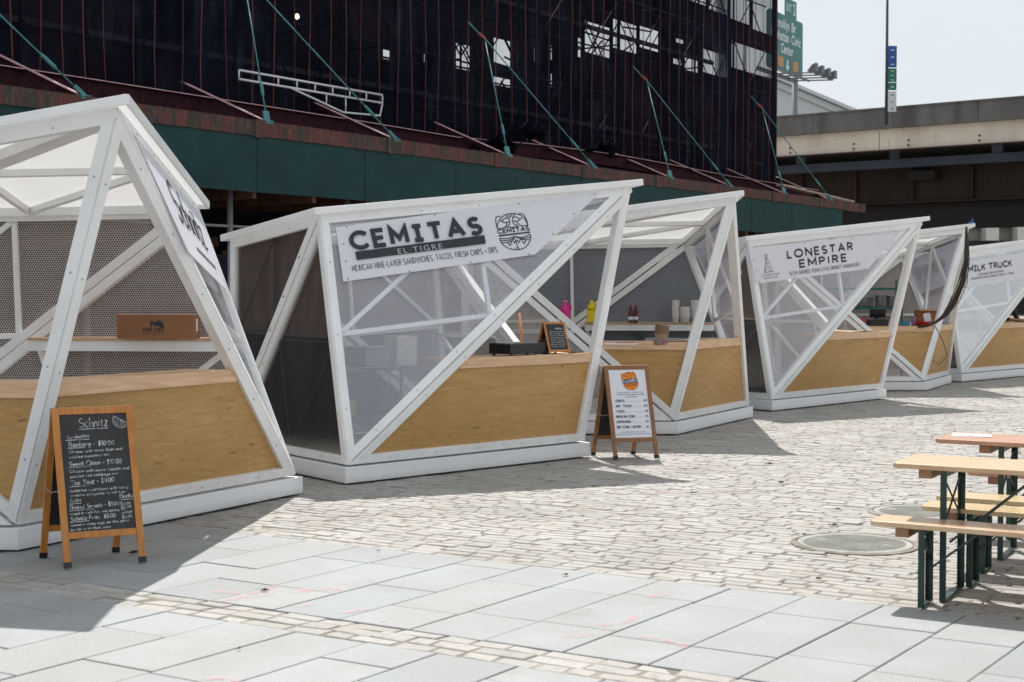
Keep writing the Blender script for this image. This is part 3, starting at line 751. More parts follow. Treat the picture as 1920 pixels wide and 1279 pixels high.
def inview(p, pad=2.2): return p.y > 1.5 and abs(p.x) < .385 * p.y + pad
rs = random.Random(3)
sm_ = MB()
def slabs(n_lo, n_hi, L):
    v = -13.0
    while v < 13:
        wv = .43 if rs.random() < .8 else .40
        n = n_lo if n_lo > 0 else n_lo - rs.uniform(0, L)
        first = True
        while n < n_hi - .02:
            ln = L * rs.uniform(.92, 1.08)
            if first and n_lo > 0: ln = L * rs.choice((.5, .75, 1.0, .6))
            first = False
            e = min(n + ln, n_hi)
            if n_hi - e < .18: e = n_hi
            if inview(gp(v + wv / 2, (n + e) / 2)):
                block(sm_, v + .003, v + wv - .003, max(n, n_lo) + .003, e - .003, rs.uniform(.001, .005), .006, .003, .0012, rs, -.012, .002)
            n = e
        v += wv
slabs(N_B1, N_EDGE, .80); slabs(-1.0, N_B0, .80)
tag(sm_.build('slab_paving', slab_m, recalc=False), kind='structure')
cm = MB(); rc = random.Random(11)
def courses(n0, n1, wn, far=False):
    n = n0; row = 0
    while n < n1 - .03:
        wr = wn * rc.uniform(.9, 1.1)
        if n + wr > n1 - .05: wr = n1 - n
        v = -32.0 + rc.uniform(0, .3)
        while v < 34:
            L = rc.choice((rc.uniform(.13, .20), rc.uniform(.19, .30)))
            c = gp(v + L / 2, n + wr / 2)
            if inview(c, 1.6) and (c.dot(EN) < 10.6):
                g_ = .0065
                block(cm, v + g_, v + L - g_, n + g_ * .8, n + wr - g_ * .8, rc.gauss(.0005, .0018), .007, .005, .009, rc, -.03, .022, 0.0 if n1 < N_EDGE else min(1.0, (n - N_EDGE) * 1.5))
            v += L
        n += wr; row += 1
courses(N_EDGE, 30.0, .092); courses(N_B0, N_B1, .104)
fill = m_noise('joint_fill', (.075, .062, .05), (.30, .27, .225), 3.4, .9, (1, 1, 1), .4, .34, .54)
tag(MB().prism([gp(-34, N_EDGE - .01, -.0115), gp(34, N_EDGE - .01, -.0115), gp(34, 32, -.0115), gp(-34, 32, -.0115)], (0, 0, .007)).build('cobble_bed', fill), kind='structure')
tag(cm.build('cobbled_road', cob_m, recalc=False), kind='structure')

# chalk left on the paving
def chalk_mat():
    m = M('pink_chalk', (.72, .36, .36), .9); t = NT(m)
    tr = t.new('ShaderNodeBsdfTransparent'); mx = t.new('ShaderNodeMixShader')
    f = t.noise(t.coord(), 16, 5, .7)
    t.link(t.ramp(f, [(.42, (0, 0, 0)), (.75, (.55, .55, .55))]), mx.inputs[0])
    t.link(tr.outputs[0], mx.inputs[1]); t.link(t.b.outputs[0], mx.inputs[2]); t.link(mx.outputs[0], t.out.inputs[0]); return m
chm = MB(); gpl = Plane(V((0, 0, .0075)), V((1, 0, 0)), V((0, 0, 1)))
for ln, wd in ([[(400, 1108), (470, 1112), (520, 1098)], .06], [[(415, 1128), (455, 1120), (520, 1113)], .07], [[(540, 1112), (600, 1104), (640, 1106)], .07], [[(545, 1137), (600, 1132)], .05],
               [[(640, 1150), (690, 1140)], .05], [[(1060, 1195), (1115, 1188)], .06], [[(1120, 1172), (1175, 1165), (1200, 1150)], .06], [[(1185, 1190), (1250, 1200), (1290, 1214)], .04],
               [[(1210, 1120), (1260, 1112)], .06], [[(385, 1274), (420, 1270), (440, 1279)], .05], [[(1215, 925), (1250, 921)], .1], [[(1235, 925), (1300, 930)], .05]):
    stroke(chm, gpl, smooth_line([at_z(*p, .0075).xy for p in ln], 5), wd, 0)
tag(chm.build('chalk_marks', chalk_mat()), 'faint pink chalk scribbles on the grey paving slabs', 'chalk marks', kind='stuff')
# bits of dry leaf and dirt
lm = MB(); rl = random.Random(5)
for px, py, s in ((248, 1038, .055), (1300, 924, .04), (1060, 1077, .03), (495, 1107, .035), (1560, 985, .05), (1535, 1085, .03), (1625, 1085, .03), (450, 1216, .02), (1570, 955, .03), (905, 1000, .02), (710, 1032, .02), (1670, 940, .03), (1505, 1002, .03), (1440, 870, .06), (1466, 905, .05)):
    p = at_z(px, py, .012)
    for k in range(3):
        a = rl.uniform(0, 6.3); q = p + V((rl.uniform(-s, s) * .4, rl.uniform(-s, s) * .4, 0)); d = V((math.cos(a), math.sin(a), 0)); e = V((-d.y, d.x, 0))
        lm.add([q - d * s * .6, q + e * s * .22 + V((0, 0, s * .3)), q + d * s * .6 + V((0, 0, s * .15)), q - e * s * .22], [(0, 1, 2, 3)])
tag(lm.build('leaf_litter', M('dry_leaf', (.035, .025, .018), .8), recalc=False), 'scraps of dark dry leaf lying on the paving', 'leaf litter', kind='stuff')

# manhole covers
def manhole(px, py, r, label):
    c = at_z(px, py, 0); root = thing('manhole_cover', label, 'manhole cover', (c.x, c.y, 0), 'manhole covers in the cobbles')
    c = V((c.x, c.y, 0))
    MB().lathe(c, [(r + .045, -.02), (r + .04, .008), (r + .01, .0135), (r + .008, .006)], 40, False).build('concrete_collar', m_noise('collar', (.14, .12, .095), (.28, .255, .215), 7, .9, (1, 1, 1), .5), root)
    m = MB().lathe(c, [(r, -.02), (r, .012), (r - .012, .0135), (r - .03, .0125)], 40, False)
    k = -r + .05
    while k < r - .04:
        hw = math.sqrt(max((r - .05) ** 2 - k * k, 0))
        m.box(c + GU * k + V((0, 0, .0125)), (hw * 2, .012, .006), (GV, GN, V((0, 0, 1)))); k += .028
    for s in (-1, 1): m.box(c + GV * (s * r * .6) + V((0, 0, .0135)), (.06, .03, .006), (GV, GN, V((0, 0, 1))))
    m.build('lid', m_noise('cast_iron', (.23, .235, .21), (.345, .34, .305), 4, .85, (1, 1, 1), .2), root)
manhole(1602, 1021, .37, 'round iron manhole cover in the cobbles, left of the benches')
manhole(1722, 962, .33, 'round iron manhole cover partly hidden behind the front benches')

# ------------------------------------------------------------------ benches and tables
def m_table(name, c1, c2, st):
    m = M(name, c1, .26); t = NT(m); c = t.coord(); w_ = t.noise(t.mapping(c, (1.2, 16, 3)), 3.2, 7, .6)
    b_ = t.noise(c, 3.3, 5, .65); sp_ = t.noise(c, 26, 3)
    col = t.ramp(w_, [(.33, c1), (.67, c2)])
    col = t.mix(t.math('MULTIPLY', t.ramp(b_, [(.54, (0, 0, 0)), (.70, (1, 1, 1))]), .45), col, st)
    col = t.mix(t.math('MULTIPLY', t.ramp(sp_, [(.68, (0, 0, 0)), (.74, (1, 1, 1))]), .4), col, st)
    t.color(col); t.bump(w_, .06, .004); t.link(t.math('MULTIPLY_ADD', b_, .5, .05), t.b.inputs['Roughness']); return m
wood_a = m_table('bench_wood', (.50, .325, .185), (.64, .455, .30), (.30, .17, .09))
wood_b = m_table('bench_wood_pale', (.50, .37, .20), (.63, .49, .30), (.34, .24, .12))
wood_c = m_table('table_wood_red', (.40, .205, .125), (.54, .31, .205), (.26, .12, .075))
green_m = m_noise('green_steel', (.008, .03, .024), (.014, .045, .036), 9, .38)
batten_m = m_noise('batten_wood', (.24, .12, .065), (.34, .18, .10), 4, .5)
RZ = math.atan2(GV.y, GV.x)
def furniture(kind, label, mat, pos, L, W, H, oh, papers=False):
    """pos: centre of the left short edge on the ground; x runs along the board"""
    root = thing(kind, label, 'table' if 'table' in kind else 'bench', (pos[0], pos[1], .006), 'beer garden tables and benches')
    Z3 = (0, 0, 0); th = .028
    # rounded board
    pts = []; r = .035
    for (cx, cy, a0) in ((L - r, W / 2 - r, 0), (r, W / 2 - r, 90), (r, -W / 2 + r, 180), (L - r, -W / 2 + r, 270)):
        for k in range(5):
            a = math.radians(a0 + k * 22.5); pts.append(V((cx + r * math.cos(a), cy + r * math.sin(a), H - th)))
    MB().prism(pts, (0, 0, th)).build('top_board' if 'table' in kind else 'seat_board', mat, root, Z3, .006)
    for s, x0 in ((1, oh), (-1, L - oh)):
        MB().box((x0 - s * .10, 0, H - th - .026), (.07, W * .84, .05)).build('batten', batten_m, root, Z3, .003)
        y = W / 2 - .035
        for sy in (-1, 1):
            m = MB(); m.box((x0, sy * y, (H - th) / 2), (.034, .006, H - th - .002)); m.box((x0 - s * .015, sy * (y - .016), (H - th) / 2), (.005, .03, H - th - .002))
            m.build('leg', green_m, root, Z3)
        m = MB(); m.bar((x0, -y, .012), (x0, y, .012), .032, .012); m.build('floor_bar', green_m, root, Z3); m = MB(); m.bar((x0, -y, H - th - .02), (x0, y, H - th - .02), .03, .03); m.build('cross_bar', green_m, root, Z3)
        zt, zb_ = H * .90, H * .52
        m = MB(); m.tube([(x0 + .004, -y, zt), (x0 + .004, y, zb_)], .006, 6); m.tube([(x0 - .004, -y, zb_), (x0 - .004, y, zt)], .006, 6); m.build('leg_brace', green_m, root, Z3)
        dx = H * .62 * s
        m = MB()
        for yy in ((-y * .55, y * .55) if W > .4 else (0,)):
            m.bar((x0 + .012 * s, yy, H * .42), (x0 + dx, yy * .4, H - th - .012), .018, .012)
        m.build('folding_strut', green_m, root, Z3)
    root.rotation_euler = (0, 0, RZ)
    return root
gv2, gu2 = V((.867, -.498)), V((.576, .817))
furniture('beer_bench', 'nearest narrow wooden bench with green steel legs, its end on the grey slabs', wood_a, (1.957, 7.614), 2.2, .25, .445, .27)
furniture('beer_table', 'nearest orange wooden folding table, between two tucked-in benches', wood_a, (2.176, 7.864), 2.2, .50, .735, .27)
furniture('beer_bench', 'pale wooden bench tucked in behind the nearest orange table', wood_b, (2.376, 8.134), 2.2, .25, .445, .27)
furniture('beer_bench', 'pale wooden bench in front of the red topped table', wood_b, (2.58, 8.53), 2.2, .25, .445, .27)
t2 = furniture('beer_table', 'red topped wooden folding table with a paper sheet on it', wood_c, (2.78, 9.12), 2.2, .50, .735, .40)
furniture('beer_bench', 'reddish wooden bench behind the red topped table', wood_c, (3.13, 9.66), 2.2, .25, .445, .27)
furniture('beer_table', 'farthest wooden folding table, only its end showing at the right edge', wood_c, (3.76, 10.25), 2.2, .50, .735, .40)
paper_m = M('paper', (.74, .76, .80), .7)
def on_table(v, n, dz=.7425):
    q = V((2.78, 9.12)) + gv2 * v + V((-GV.y, GV.x)) * n; return V((q.x, q.y, dz))
for v, n, rot, lb in ((.16, .06, .2, 'white paper sheet lying near the end of the red topped table'),):
    c = on_table(v, n); a = RZ + rot; X, Y = V((math.cos(a), math.sin(a), 0)), V((-math.sin(a), math.cos(a), 0))
    mb = MB(); mb.add([c - X * .12 - Y * .085, c + X * .12 - Y * .085 + V((0, 0, .003)), c + X * .12 + Y * .085, c - X * .12 + Y * .085 + V((0, 0, .004))], [(0, 1, 2, 3)])
    tag(mb.build('paper_sheet', paper_m, None, c), lb, 'paper')
p = at_z(1905, 850, .56); mb = MB(); rr = random.Random(4)
mb.tube([p + V((.05 * math.cos(k * 1.1) * rr.uniform(.5, 1), .03 * math.sin(k * 1.3), .008 * k)) for k in range(9)], .012, 7)
top('cloth_tie', mb, M('white_cloth', (.72, .70, .68), .9), 'white cloth knotted round a strut of the red topped table', 'cloth')

# ------------------------------------------------------------------ sandwich boards
def sandwich_board(label, FL, FR, BL, BR, H, framemat, boardmat, words, foot=True, zlow=.17, scale=1.0):
    FL, FR, BL, BR = [V((p.x, p.y, .008)) for p in (FL, FR, BL, BR)]
    c = (FL + FR + BL + BR) / 4; root = thing('sandwich_board', label, 'sandwich board', (c.x, c.y, .008), 'sandwich boards by the kiosks')
    return _board(root, FL, FR, BL, BR, H, framemat, boardmat, words, foot, zlow, scale)
def _board(root, FL, FR, BL, BR, H, framemat, boardmat, words, foot, zlow, scale):
    e_ = ((FR - FL) + (BR - BL)) / 2; mF, mB_ = (FL + FR) / 2, (BL + BR) / 2
    FL, FR, BL, BR = mF - e_ / 2, mF + e_ / 2, mB_ - e_ / 2, mB_ + e_ / 2
    z0 = FL.z
    TL = (FL * .53 + BL * .47); TR = (FR * .53 + BR * .47); TL.z = TR.z = z0 + H
    w_, d_ = .042 * scale, .022 * scale
    res = None
    for side, (A, B_) in enumerate(((FL, FR), (BL, BR))):
        TA, TB = TL.copy(), TR.copy()
        ex = (B_ - A).normalized(); up = (TA - A).normalized(); n = ex.cross(up).normalized()
        if (n.y > 0) == (side == 0): n = -n
        off = n * (.012 * scale)
        leg = MB()
        for P, Q, s in ((A, TA, 1), (B_, TB, -1)):
            leg.bar(P + ex * (s * w_ / 2) + off, Q + ex * (s * w_ / 2) + off, w_, d_, n)
        f = A + up * zlow; f2_ = B_ + (TB - B_).normalized() * zlow
        leg.bar(f + ex * w_ + off + up * w_ / 2, f2_ - ex * w_ + off + up * w_ / 2, w_, d_ * .9, n)
        leg.bar(TA + ex * w_ + off - up * w_ / 2, TB - ex * w_ + off - up * w_ / 2, w_, d_ * .9, n)
        leg.build('frame', framemat, root, None, .003 * scale)
        pn = MB(); a, b_, c_, d2 = f + ex * w_ * .8, f2_ - ex * w_ * .8, TB - ex * w_ * .8 - up * w_ * .8, TA + ex * w_ * .8 - up * w_ * .8
        pn.prism([q + off - n * .004 * scale for q in (a, b_, c_, d2)], n * .006 * scale)
        pn.build('panel', boardmat if side == 0 else MAT['black'], root)
        if foot:
            for P, s in ((A, 1), (B_, -1)):
                MB().bar(P + ex * (s * w_ / 2) + off, P + ex * (s * w_ / 2) + off + up * .035, w_ + .004, d_ + .004, n).build('rubber_foot', MAT['black'], root)
        if side == 0:
            pl = Plane(f + ex * w_ + up * w_ + off + n * .0025 * scale, ex, n)
            res = (pl, (f2_ - f).length - 2 * w_, (TA - f).length - 2 * w_)
    # stay cord between the two halves
    for A, B_, T_ in ((FL, BL, TL), (FR, BR, TR)):
        p, q = A + (T_ - A) * .48, B_ + (T_ - B_) * .48
        MB().tube([p, (p + q) / 2 - V((0, 0, .02 * scale)), q], .004 * scale, 5).build('stay_cord', M('cord', (.3, .28, .26), .8), root)
        if scale < 1: break
    words(root, *res)
    return root
orange_wood = m_noise('orange_wood', (.42, .155, .028), (.56, .225, .05), 4, .35, (9, 9, .8))
brown_wood = m_noise('brown_wood', (.20, .085, .032), (.30, .135, .055), 4, .4, (9, 9, .8))
slate = m_noise('chalkboard', (.012, .013, .015), (.028, .029, .031), 4, .55)
chalk = M('chalk', (.62, .62, .62), .9)
def chalk_dusty():
    m = M('chalk_dusty', (.60, .60, .61), .9); t = NT(m)
    tr = t.new('ShaderNodeBsdfTransparent'); mx = t.new('ShaderNodeMixShader'); f = t.noise(t.coord(), 34, 4, .7)
    t.link(t.ramp(f, [(.32, (.15, .15, .15)), (.55, (.95, .95, .95))]), mx.inputs[0])
    t.link(tr.outputs[0], mx.inputs[1]); t.link(t.b.outputs[0], mx.inputs[2]); t.link(mx.outputs[0], t.out.inputs[0]); return m
chalk2 = chalk_dusty()
MENU = [('Schnitz', .22, .64, .885, .080, .0, 1), ('Sandwiches', .03, .36, .795, .028, 0, 1), ('Bamberg - $10.00', .05, .72, .725, .040, 0, .36), ('Chicken with onion dijon and', .05, .84, .672, .022, 0, 0), ('pickled cucumber mix', .06, .64, .628, .022, 0, 0),
        ('Sweet Onion - $10.00', .05, .82, .560, .040, 0, .42), ('Chicken with beets tzatziki and', .05, .93, .505, .022, 0, 0), ('pickled red cabbage mix', .06, .76, .462, .022, 0, 0),
        ('The Yonz - $9.00', .06, .70, .398, .040, 0, .42), ('butternut squash/corn with honey', .05, .90, .342, .022, 0, 0), ('sriracha and parma-fennel slaw', .05, .86, .303, .020, 0, 0),
        ('Sides', .04, .20, .252, .028, 0, 1), ('Drinks', .78, .97, .262, .032, 0, 1), ('Brussel Sprouts - $5.00', .04, .76, .195, .034, 0, .48), ('Soda', .78, .93, .205, .026, 0, 0), ('$2.00', .79, .94, .168, .026, 0, 0),
        ('tossed in warm dijon and old bay', .03, .76, .148, .020, 0, 0), ('water', .79, .96, .128, .026, 0, 0), ('Schnitz Fries  $5.00', .04, .70, .098, .034, 0, .4), ('$2.00', .80, .95, .090, .026, 0, 0), ('tossed in crispy sage, parsley, garlic', .03, .90, .052, .020, 0, 0), ('butter and chick peas', .03, .62, .014, .020, 0, 0)]
def words_chalk(root, pl, W, H):
    m = MB(); rw = random.Random(2)
    for body, a, b, y, h, sh, ul in MENU:
        stroke_text(m, pl, body, (a * W, y * H - .003), (b * W, y * H + .004 + rw.uniform(-.002, .004)), h * H * 1.02, .0042 if h > .03 else .0030, gap=.16, lift=.0015, jit=.06, rnd=rw, shear=.05)
        if ul:
            e = a + (b - a) * ul
            stroke(m, pl, [((a - .02) * W, (y - .016) * H), ((a + e) / 2 * W, (y - .013) * H), (e * W, (y - .012) * H)], .0040, .0015)
    # slice of lemon
    c = V((.845 * W, .94 * H)); r = .125 * W
    A0 = math.radians(150); arc_ = [c + V((math.cos(A0 + k * math.pi / 16), math.sin(A0 + k * math.pi / 16))) * r for k in range(17)]
    stroke(m, pl, arc_, .0034, .0015); stroke(m, pl, [arc_[0], arc_[-1]], .0034, .0018)
    stroke(m, pl, [c + (q - c) * .82 for q in arc_], .0018, .0015)
    for k in range(2, 16, 2): stroke(m, pl, [c, c + (arc_[k] - c) * .8], .0018, .0016)
    m.build('chalk_lettering', chalk2, root)
sandwich_board('orange framed chalkboard menu standing before the nearest kiosk', g(120, 1070), g(273, 1055), g(75, 1048), g(224, 1039), .945, orange_wood, slate, words_chalk)
def words_print(root, pl, W, H):
    m = MB()
    for body, a, b, y, h, bo in (('YOUR CHOICE OF: CHICKEN TINGA,', .12, .83, .655, .016, .01), ('CARNITAS (PORK), BARBACOA (BEEF)', .10, .86, .622, .016, .01), ('OR VEGETARIAN', .32, .65, .588, .016, .01),
                                 ('SELF-SERVE FRESHLY MADE SALSAS:', .17, .83, .075, .014, .01), ('ROASTED ARBOL CHILI OR AVOCADO TOMATILLO', .04, .95, .045, .014, .01)):
        letter(m, pl, body, (a * W, y * H), (b * W, y * H), h * H, lift=.0015)
    for i, (it, pr, wl) in enumerate((('CEMITA', '$10', .24), ('ANY 3 TACOS', '$10', .42), ('1 TACO', '$4', .22), ('MEXICAN COKE', '$3', .50), ('LEMONADE', '$3', .38), ('DIET COKE / WATER', '$2', .64))):
        y = (.525 - i * .0765) * H
        stroke_text(m, pl, it, (.055 * W, y), ((.055 + wl) * W, y), .030 * H, .0050, gap=.26, lift=.0015)
        pw = .10 if len(pr) == 3 else .07
        letter(m, pl, pr, ((.92 - pw) * W, y), (.92 * W, y), .032 * H, bold=.015, lift=.0015)
        x = .055 + wl + .02
        while x < .90 - pw:
            stroke(m, pl, [(x * W, y + .002), ((x + .008) * W, y + .002)], .004, .0015); x += .028
    m.build('lettering', MAT['ink'], root)
    def lp(x, y): return V((.47 * W + (x - 660) / 720 * .46 * W, .83 * H - (y - 580) / 720 * .46 * W))
    of = MB(); n = 0
    up_ = smooth_line([lp(*q) for q in LOGO[0]]); dn = smooth_line([lp(*q) for q in LOGO[13]])
    for poly in (up_, dn, [lp(*q) for q in ((345, 525), (320, 420), (315, 320), (335, 285), (410, 280), (400, 350))], [lp(*q) for q in ((770, 235), (820, 222), (865, 240), (910, 310), (945, 400), (955, 460))]):
        k = len(of.v); of.v += [pl.p(q.x, q.y, .0012) for q in poly]; of.face(range(k, k + len(poly)))
    of.build('emblem', M('orange_print', (.80, .30, .015), .6), root)
    rm = MB()
    for i, ln in enumerate(LOGO):
        pts = [lp(*q) for q in ln]; stroke(rm, pl, pts if i in SHARP else smooth_line(pts), .0048, .002)
    rm.build('emblem', M('red_print', (.42, .05, .012), .6), root)
    bm = MB(); stroke_text(bm, pl, 'CEM|TAS', lp(350, 628), lp(985, 566), .055 * W, .0065, gap=.2, lift=.002)
    bm.prism([pl.p(*lp(*q), .0012) for q in ((365, 655), (995, 590), (1000, 632), (372, 695))], pl.n * .001)
    bm.build('emblem', M('navy_print', (.012, .015, .06), .6), root)
sandwich_board('brown framed sandwich board with white printed CEMITAS menu', g(1150, 863), g(1235, 862), g(1109, 857), g(1191, 853), .915, brown_wood, M('print_board', (.74, .74, .80), .55), words_print)

# ------------------------------------------------------------------ scaffolded building behind
brick = m_noise('dark_brick', (.008, .008, .012), (.040, .028, .030), .45, .9, (1, 1, 1), 0, .40, .66, spec=0.0)
D_NET, D_WALL, S0, S1 = 16.5, 19.0, 4.0, 37.0
s1n = fac_px(1456, 200, D_NET)[0]; S1 = s1n
br = fac(20, D_WALL, 0)
bld = thing('scaffolded_building', 'dark roofless building wrapped in black netting with red lacing, behind the kiosks', 'building', br)
OPEN = [(718, 738, 92, 113), (762, 770, 94, 119), (771, 778, 92, 103), (795, 804, 97, 125), (855, 888, 82, 131), (926, 964, 70, 124), (926, 964, 145, 162), (1002, 1010, 80, 116),
        (1033, 1042, 84, 113), (1004, 1010, 137, 175), (1033, 1042, 134, 164), (1097, 1150, 44, 104), (1150, 1200, 40, 96), (1200, 1241, 52, 94), (1084, 1097, 70, 108),
        (1268, 1288, 72, 82), (1263, 1285, 110, 122), (1285, 1318, 108, 135), (1318, 1372, 97, 142), (1372, 1454, 88, 138), (1290, 1330, -40, 6), (1330, 1370, -40, 24), (1370, 1412, -40, 42), (1412, 1454, -40, 62)]
ops = []
for x0, x1, y0, y1 in OPEN:
    a, b_ = fac_px(x0, 0, D_WALL)[0], fac_px(x1, 0, D_WALL)[0]; xm = (x0 + x1) / 2
    ops.append((a, b_, fac_px(xm, y1, D_WALL)[1], fac_px(xm, y0, D_WALL)[1]))
SW1 = fac_px(1457, 200, D_WALL)[0]
ss = sorted({2.0, SW1} | {o[0] for o in ops} | {o[1] for o in ops}); ss = [s for s in ss if 2.0 <= s <= SW1]
zs = sorted({0.0, 12.4} | {o[2] for o in ops} | {o[3] for o in ops}); zs = [z for z in zs if 0 <= z <= 12.4]
wm = MB()
def open_at(s, z): return any(o[0] < s < o[1] and o[2] < z < o[3] for o in ops)
TH = .12
for i in range(len(ss) - 1):
    for j in range(len(zs) - 1):
        sc, zc = (ss[i] + ss[i + 1]) / 2, (zs[j] + zs[j + 1]) / 2
        if open_at(sc, zc): continue
        q = [(ss[i], zs[j]), (ss[i + 1], zs[j]), (ss[i + 1], zs[j + 1]), (ss[i], zs[j + 1])]
        wm.add([fac(s, D_WALL, z) for s, z in q], [(0, 1, 2, 3)])
        wm.add([fac(s, D_WALL + TH, z) for s, z in q], [(3, 2, 1, 0)])
for (a, b_, c, d) in ops:
    b_ = min(b_, SW1); d = min(d, 12.4); c = max(c, 0)
    for (p, q) in (((a, c), (a, d)), ((b_, c), (b_, d)), ((a, c), (b_, c)), ((a, d), (b_, d))):
        wm.add([fac(p[0], D_WALL, p[1]), fac(q[0], D_WALL, q[1]), fac(q[0], D_WALL + TH, q[1]), fac(p[0], D_WALL + TH, p[1])], [(0, 1, 2, 3)])
wm.build('wall', brick, bld, recalc=False)
pole_m = M('scaffold_pipe', (.010, .010, .014), .6, 0, .1)
rsx = random.Random(9)
s = 4.3
while s < S1:
    m = MB()
    for dd in (D_NET + .35, D_NET + 1.5):
        m.tube([fac(s, dd, 4.2), fac(s, dd, 13)], .026, 6)
        for z in (5.2, 6.2, 7.2, 8.5, 9.6, 10.8, 12.0): m.tube([fac(s, dd, z), fac(s + 2.05, dd, z + .01)], .021, 5)
        for z in (4.5, 6.3, 8.5, 10.8):
            m.tube([fac(s, dd, z), fac(s + 2.05, dd, z + 2.1)], .017, 5); m.tube([fac(s + 2.05, dd, z), fac(s, dd, z + 2.1)], .017, 5)
    for z in (6.25, 7.4, 8.55, 9.7, 10.85): m.tube([fac(s, D_NET + .35, z), fac(s, D_NET + 1.5, z)], .021, 5)
    m.build('scaffold_frame', pole_m, bld); s += 2.05
# steel lattice still standing inside the shell
m = MB()
for k in range(46):
    s = rsx.uniform(24, S1); z = rsx.uniform(6.5, 11.5); a = rsx.uniform(-1.4, 1.4); L = rsx.uniform(.8, 2.4)
    m.tube([fac(s, D_WALL + 1.6, z), fac(s + L * math.cos(a), D_WALL + 1.6, z + L * math.sin(a))], .028, 5)
m.build('roof_lattice', pole_m, bld)
def net_mat():
    m = M('netting', (.010, .012, .022), .75, 0, 0.0); t = NT(m); uv = t.coord('UV')
    tr = t.new('ShaderNodeBsdfTransparent'); mx = t.new('ShaderNodeMixShader')
    f = t.noise(t.mapping(uv, (1.0, .05, 1)), .55, 4, .6); g_ = t.noise(t.mapping(uv, (1, .12, 1)), 5, 4, .6); h = t.noise(uv, .7, 4)
    t.color(t.ramp(t.math('ADD', t.math('MULTIPLY', g_, .6), t.math('MULTIPLY', h, .4)), [(.36, (.005, .006, .013)), (.55, (.011, .013, .025)), (.70, (.042, .046, .068))]))
    op = t.math('ADD', t.ramp(f, [(.46, (.40, .40, .40)), (.58, (.55, .55, .55)), (.68, (.92, .92, .92))]), t.math('MULTIPLY', t.math('SUBTRACT', g_, .5), .3))
    t.link(op, mx.inputs[0]); t.link(tr.outputs[0], mx.inputs[1]); t.link(t.b.outputs[0], mx.inputs[2]); t.link(mx.outputs[0], t.out.inputs[0]); return m
nm = MB(); s = S0; cols = []
rn = random.Random(21)
while s < S1 + .01:
    cols.append((s, .05 * math.sin(s * 6.1) + .04 * math.sin(s * 14.3 + 1) + rn.uniform(-.02, .02))); s += .11
zl = [4.25, 4.7, 5.4, 6.4, 7.6, 9, 10.5, 12.6]
for (s, w_) in cols:
    for j, z in enumerate(zl): nm.v.append(fac(s + .03 * math.sin(z * 1.7 + s), D_NET + w_ * (1 + .3 * math.sin(z * 2 + s * .7)), z))
nz_ = len(zl)
for i in range(len(cols) - 1):
    for j in range(nz_ - 1):
        nm.face((i * nz_ + j, (i + 1) * nz_ + j, (i + 1) * nz_ + j + 1, i * nz_ + j + 1), [(cols[i][0], zl[j]), (cols[i + 1][0], zl[j]), (cols[i + 1][0], zl[j + 1]), (cols[i][0], zl[j + 1])], True)
nm.build('netting', net_mat(), bld, recalc=False)
rm_ = MB(); sA = fac_px(1245, 50, D_WALL + 2.2)[0]; k = 0; s = sA
while s < S1 + 2:
    for j, z in enumerate((6.6, 8.2, 10, 12.4)): rm_.v.append(fac(s, D_WALL + 2.2 + .07 * math.sin(s * 5) + .04 * math.sin(s * 13 + z), z))
    s += .14; k += 1
for i in range(k - 1):
    for j in range(3): rm_.face((i * 4 + j, i * 4 + 4 + j, i * 4 + 5 + j, i * 4 + j + 1), [(i * .14, j), (i * .14 + .14, j), (i * .14 + .14, j + 1), (i * .14, j + 1)], True)
rear = m_transl('rear_sheeting', (.16, .165, .18), .75); rm_.build('netting', rear, bld, recalc=False)
for z in (5.88, 8.35, 10.6): MB().box(fac(20, D_WALL - .06, z), (36, .10, .10), (ES, EN, V((0, 0, 1)))).build('floor_edge', M('slab_edge', (.060, .058, .066), .8, 0, .05), bld)
em = MB()
for j in range(nz_ - 1): pass
em.v += [fac(S1, D_NET + d_, z) for z in zl for d_ in (0, .6, 1.2, 1.9)]
for j in range(nz_ - 1):
    for k in range(3): em.face((j * 4 + k, j * 4 + k + 1, (j + 1) * 4 + k + 1, (j + 1) * 4 + k), [(k * .7, zl[j]), (k * .7 + .7, zl[j]), (k * .7 + .7, zl[j + 1]), (k * .7, zl[j + 1])])
em.build('netting', D.materials['netting'], bld, recalc=False)
cord_m = M('red_lacing', (.115, .026, .030), .8)
s = S0 + .2; k = 0
while s < S1 and k < 78:
    m = MB(); ph = rn.uniform(0, 6)
    m.tube([fac(s + .035 * math.sin(z * 1.5 + ph), D_NET - .12, z) for z in (4.3 + rn.uniform(0, .4), 5.2, 6.2, 7.4, 9, 11, 12.6)], rn.choice((.006, .008, .010)), 5, False)
    m.build('red_cord', cord_m, bld); s += .47 * rn.uniform(.75, 1.2); k += 1
lamp = M('lit_bulb', (1, .9, .7)); lamp.node_tree.nodes['Principled BSDF'].inputs['Emission Color'].default_value = (1, .88, .62, 1); lamp.node_tree.nodes['Principled BSDF'].inputs['Emission Strength'].default_value = 3.5
c = at_plane(557, 31, EN * (D_NET + .6), EN); MB().lathe(c, [(.008, -.05), (.034, -.03), (.042, 0), (.03, .03), (.008, .05)], 12).build('work_lamp', lamp, bld)

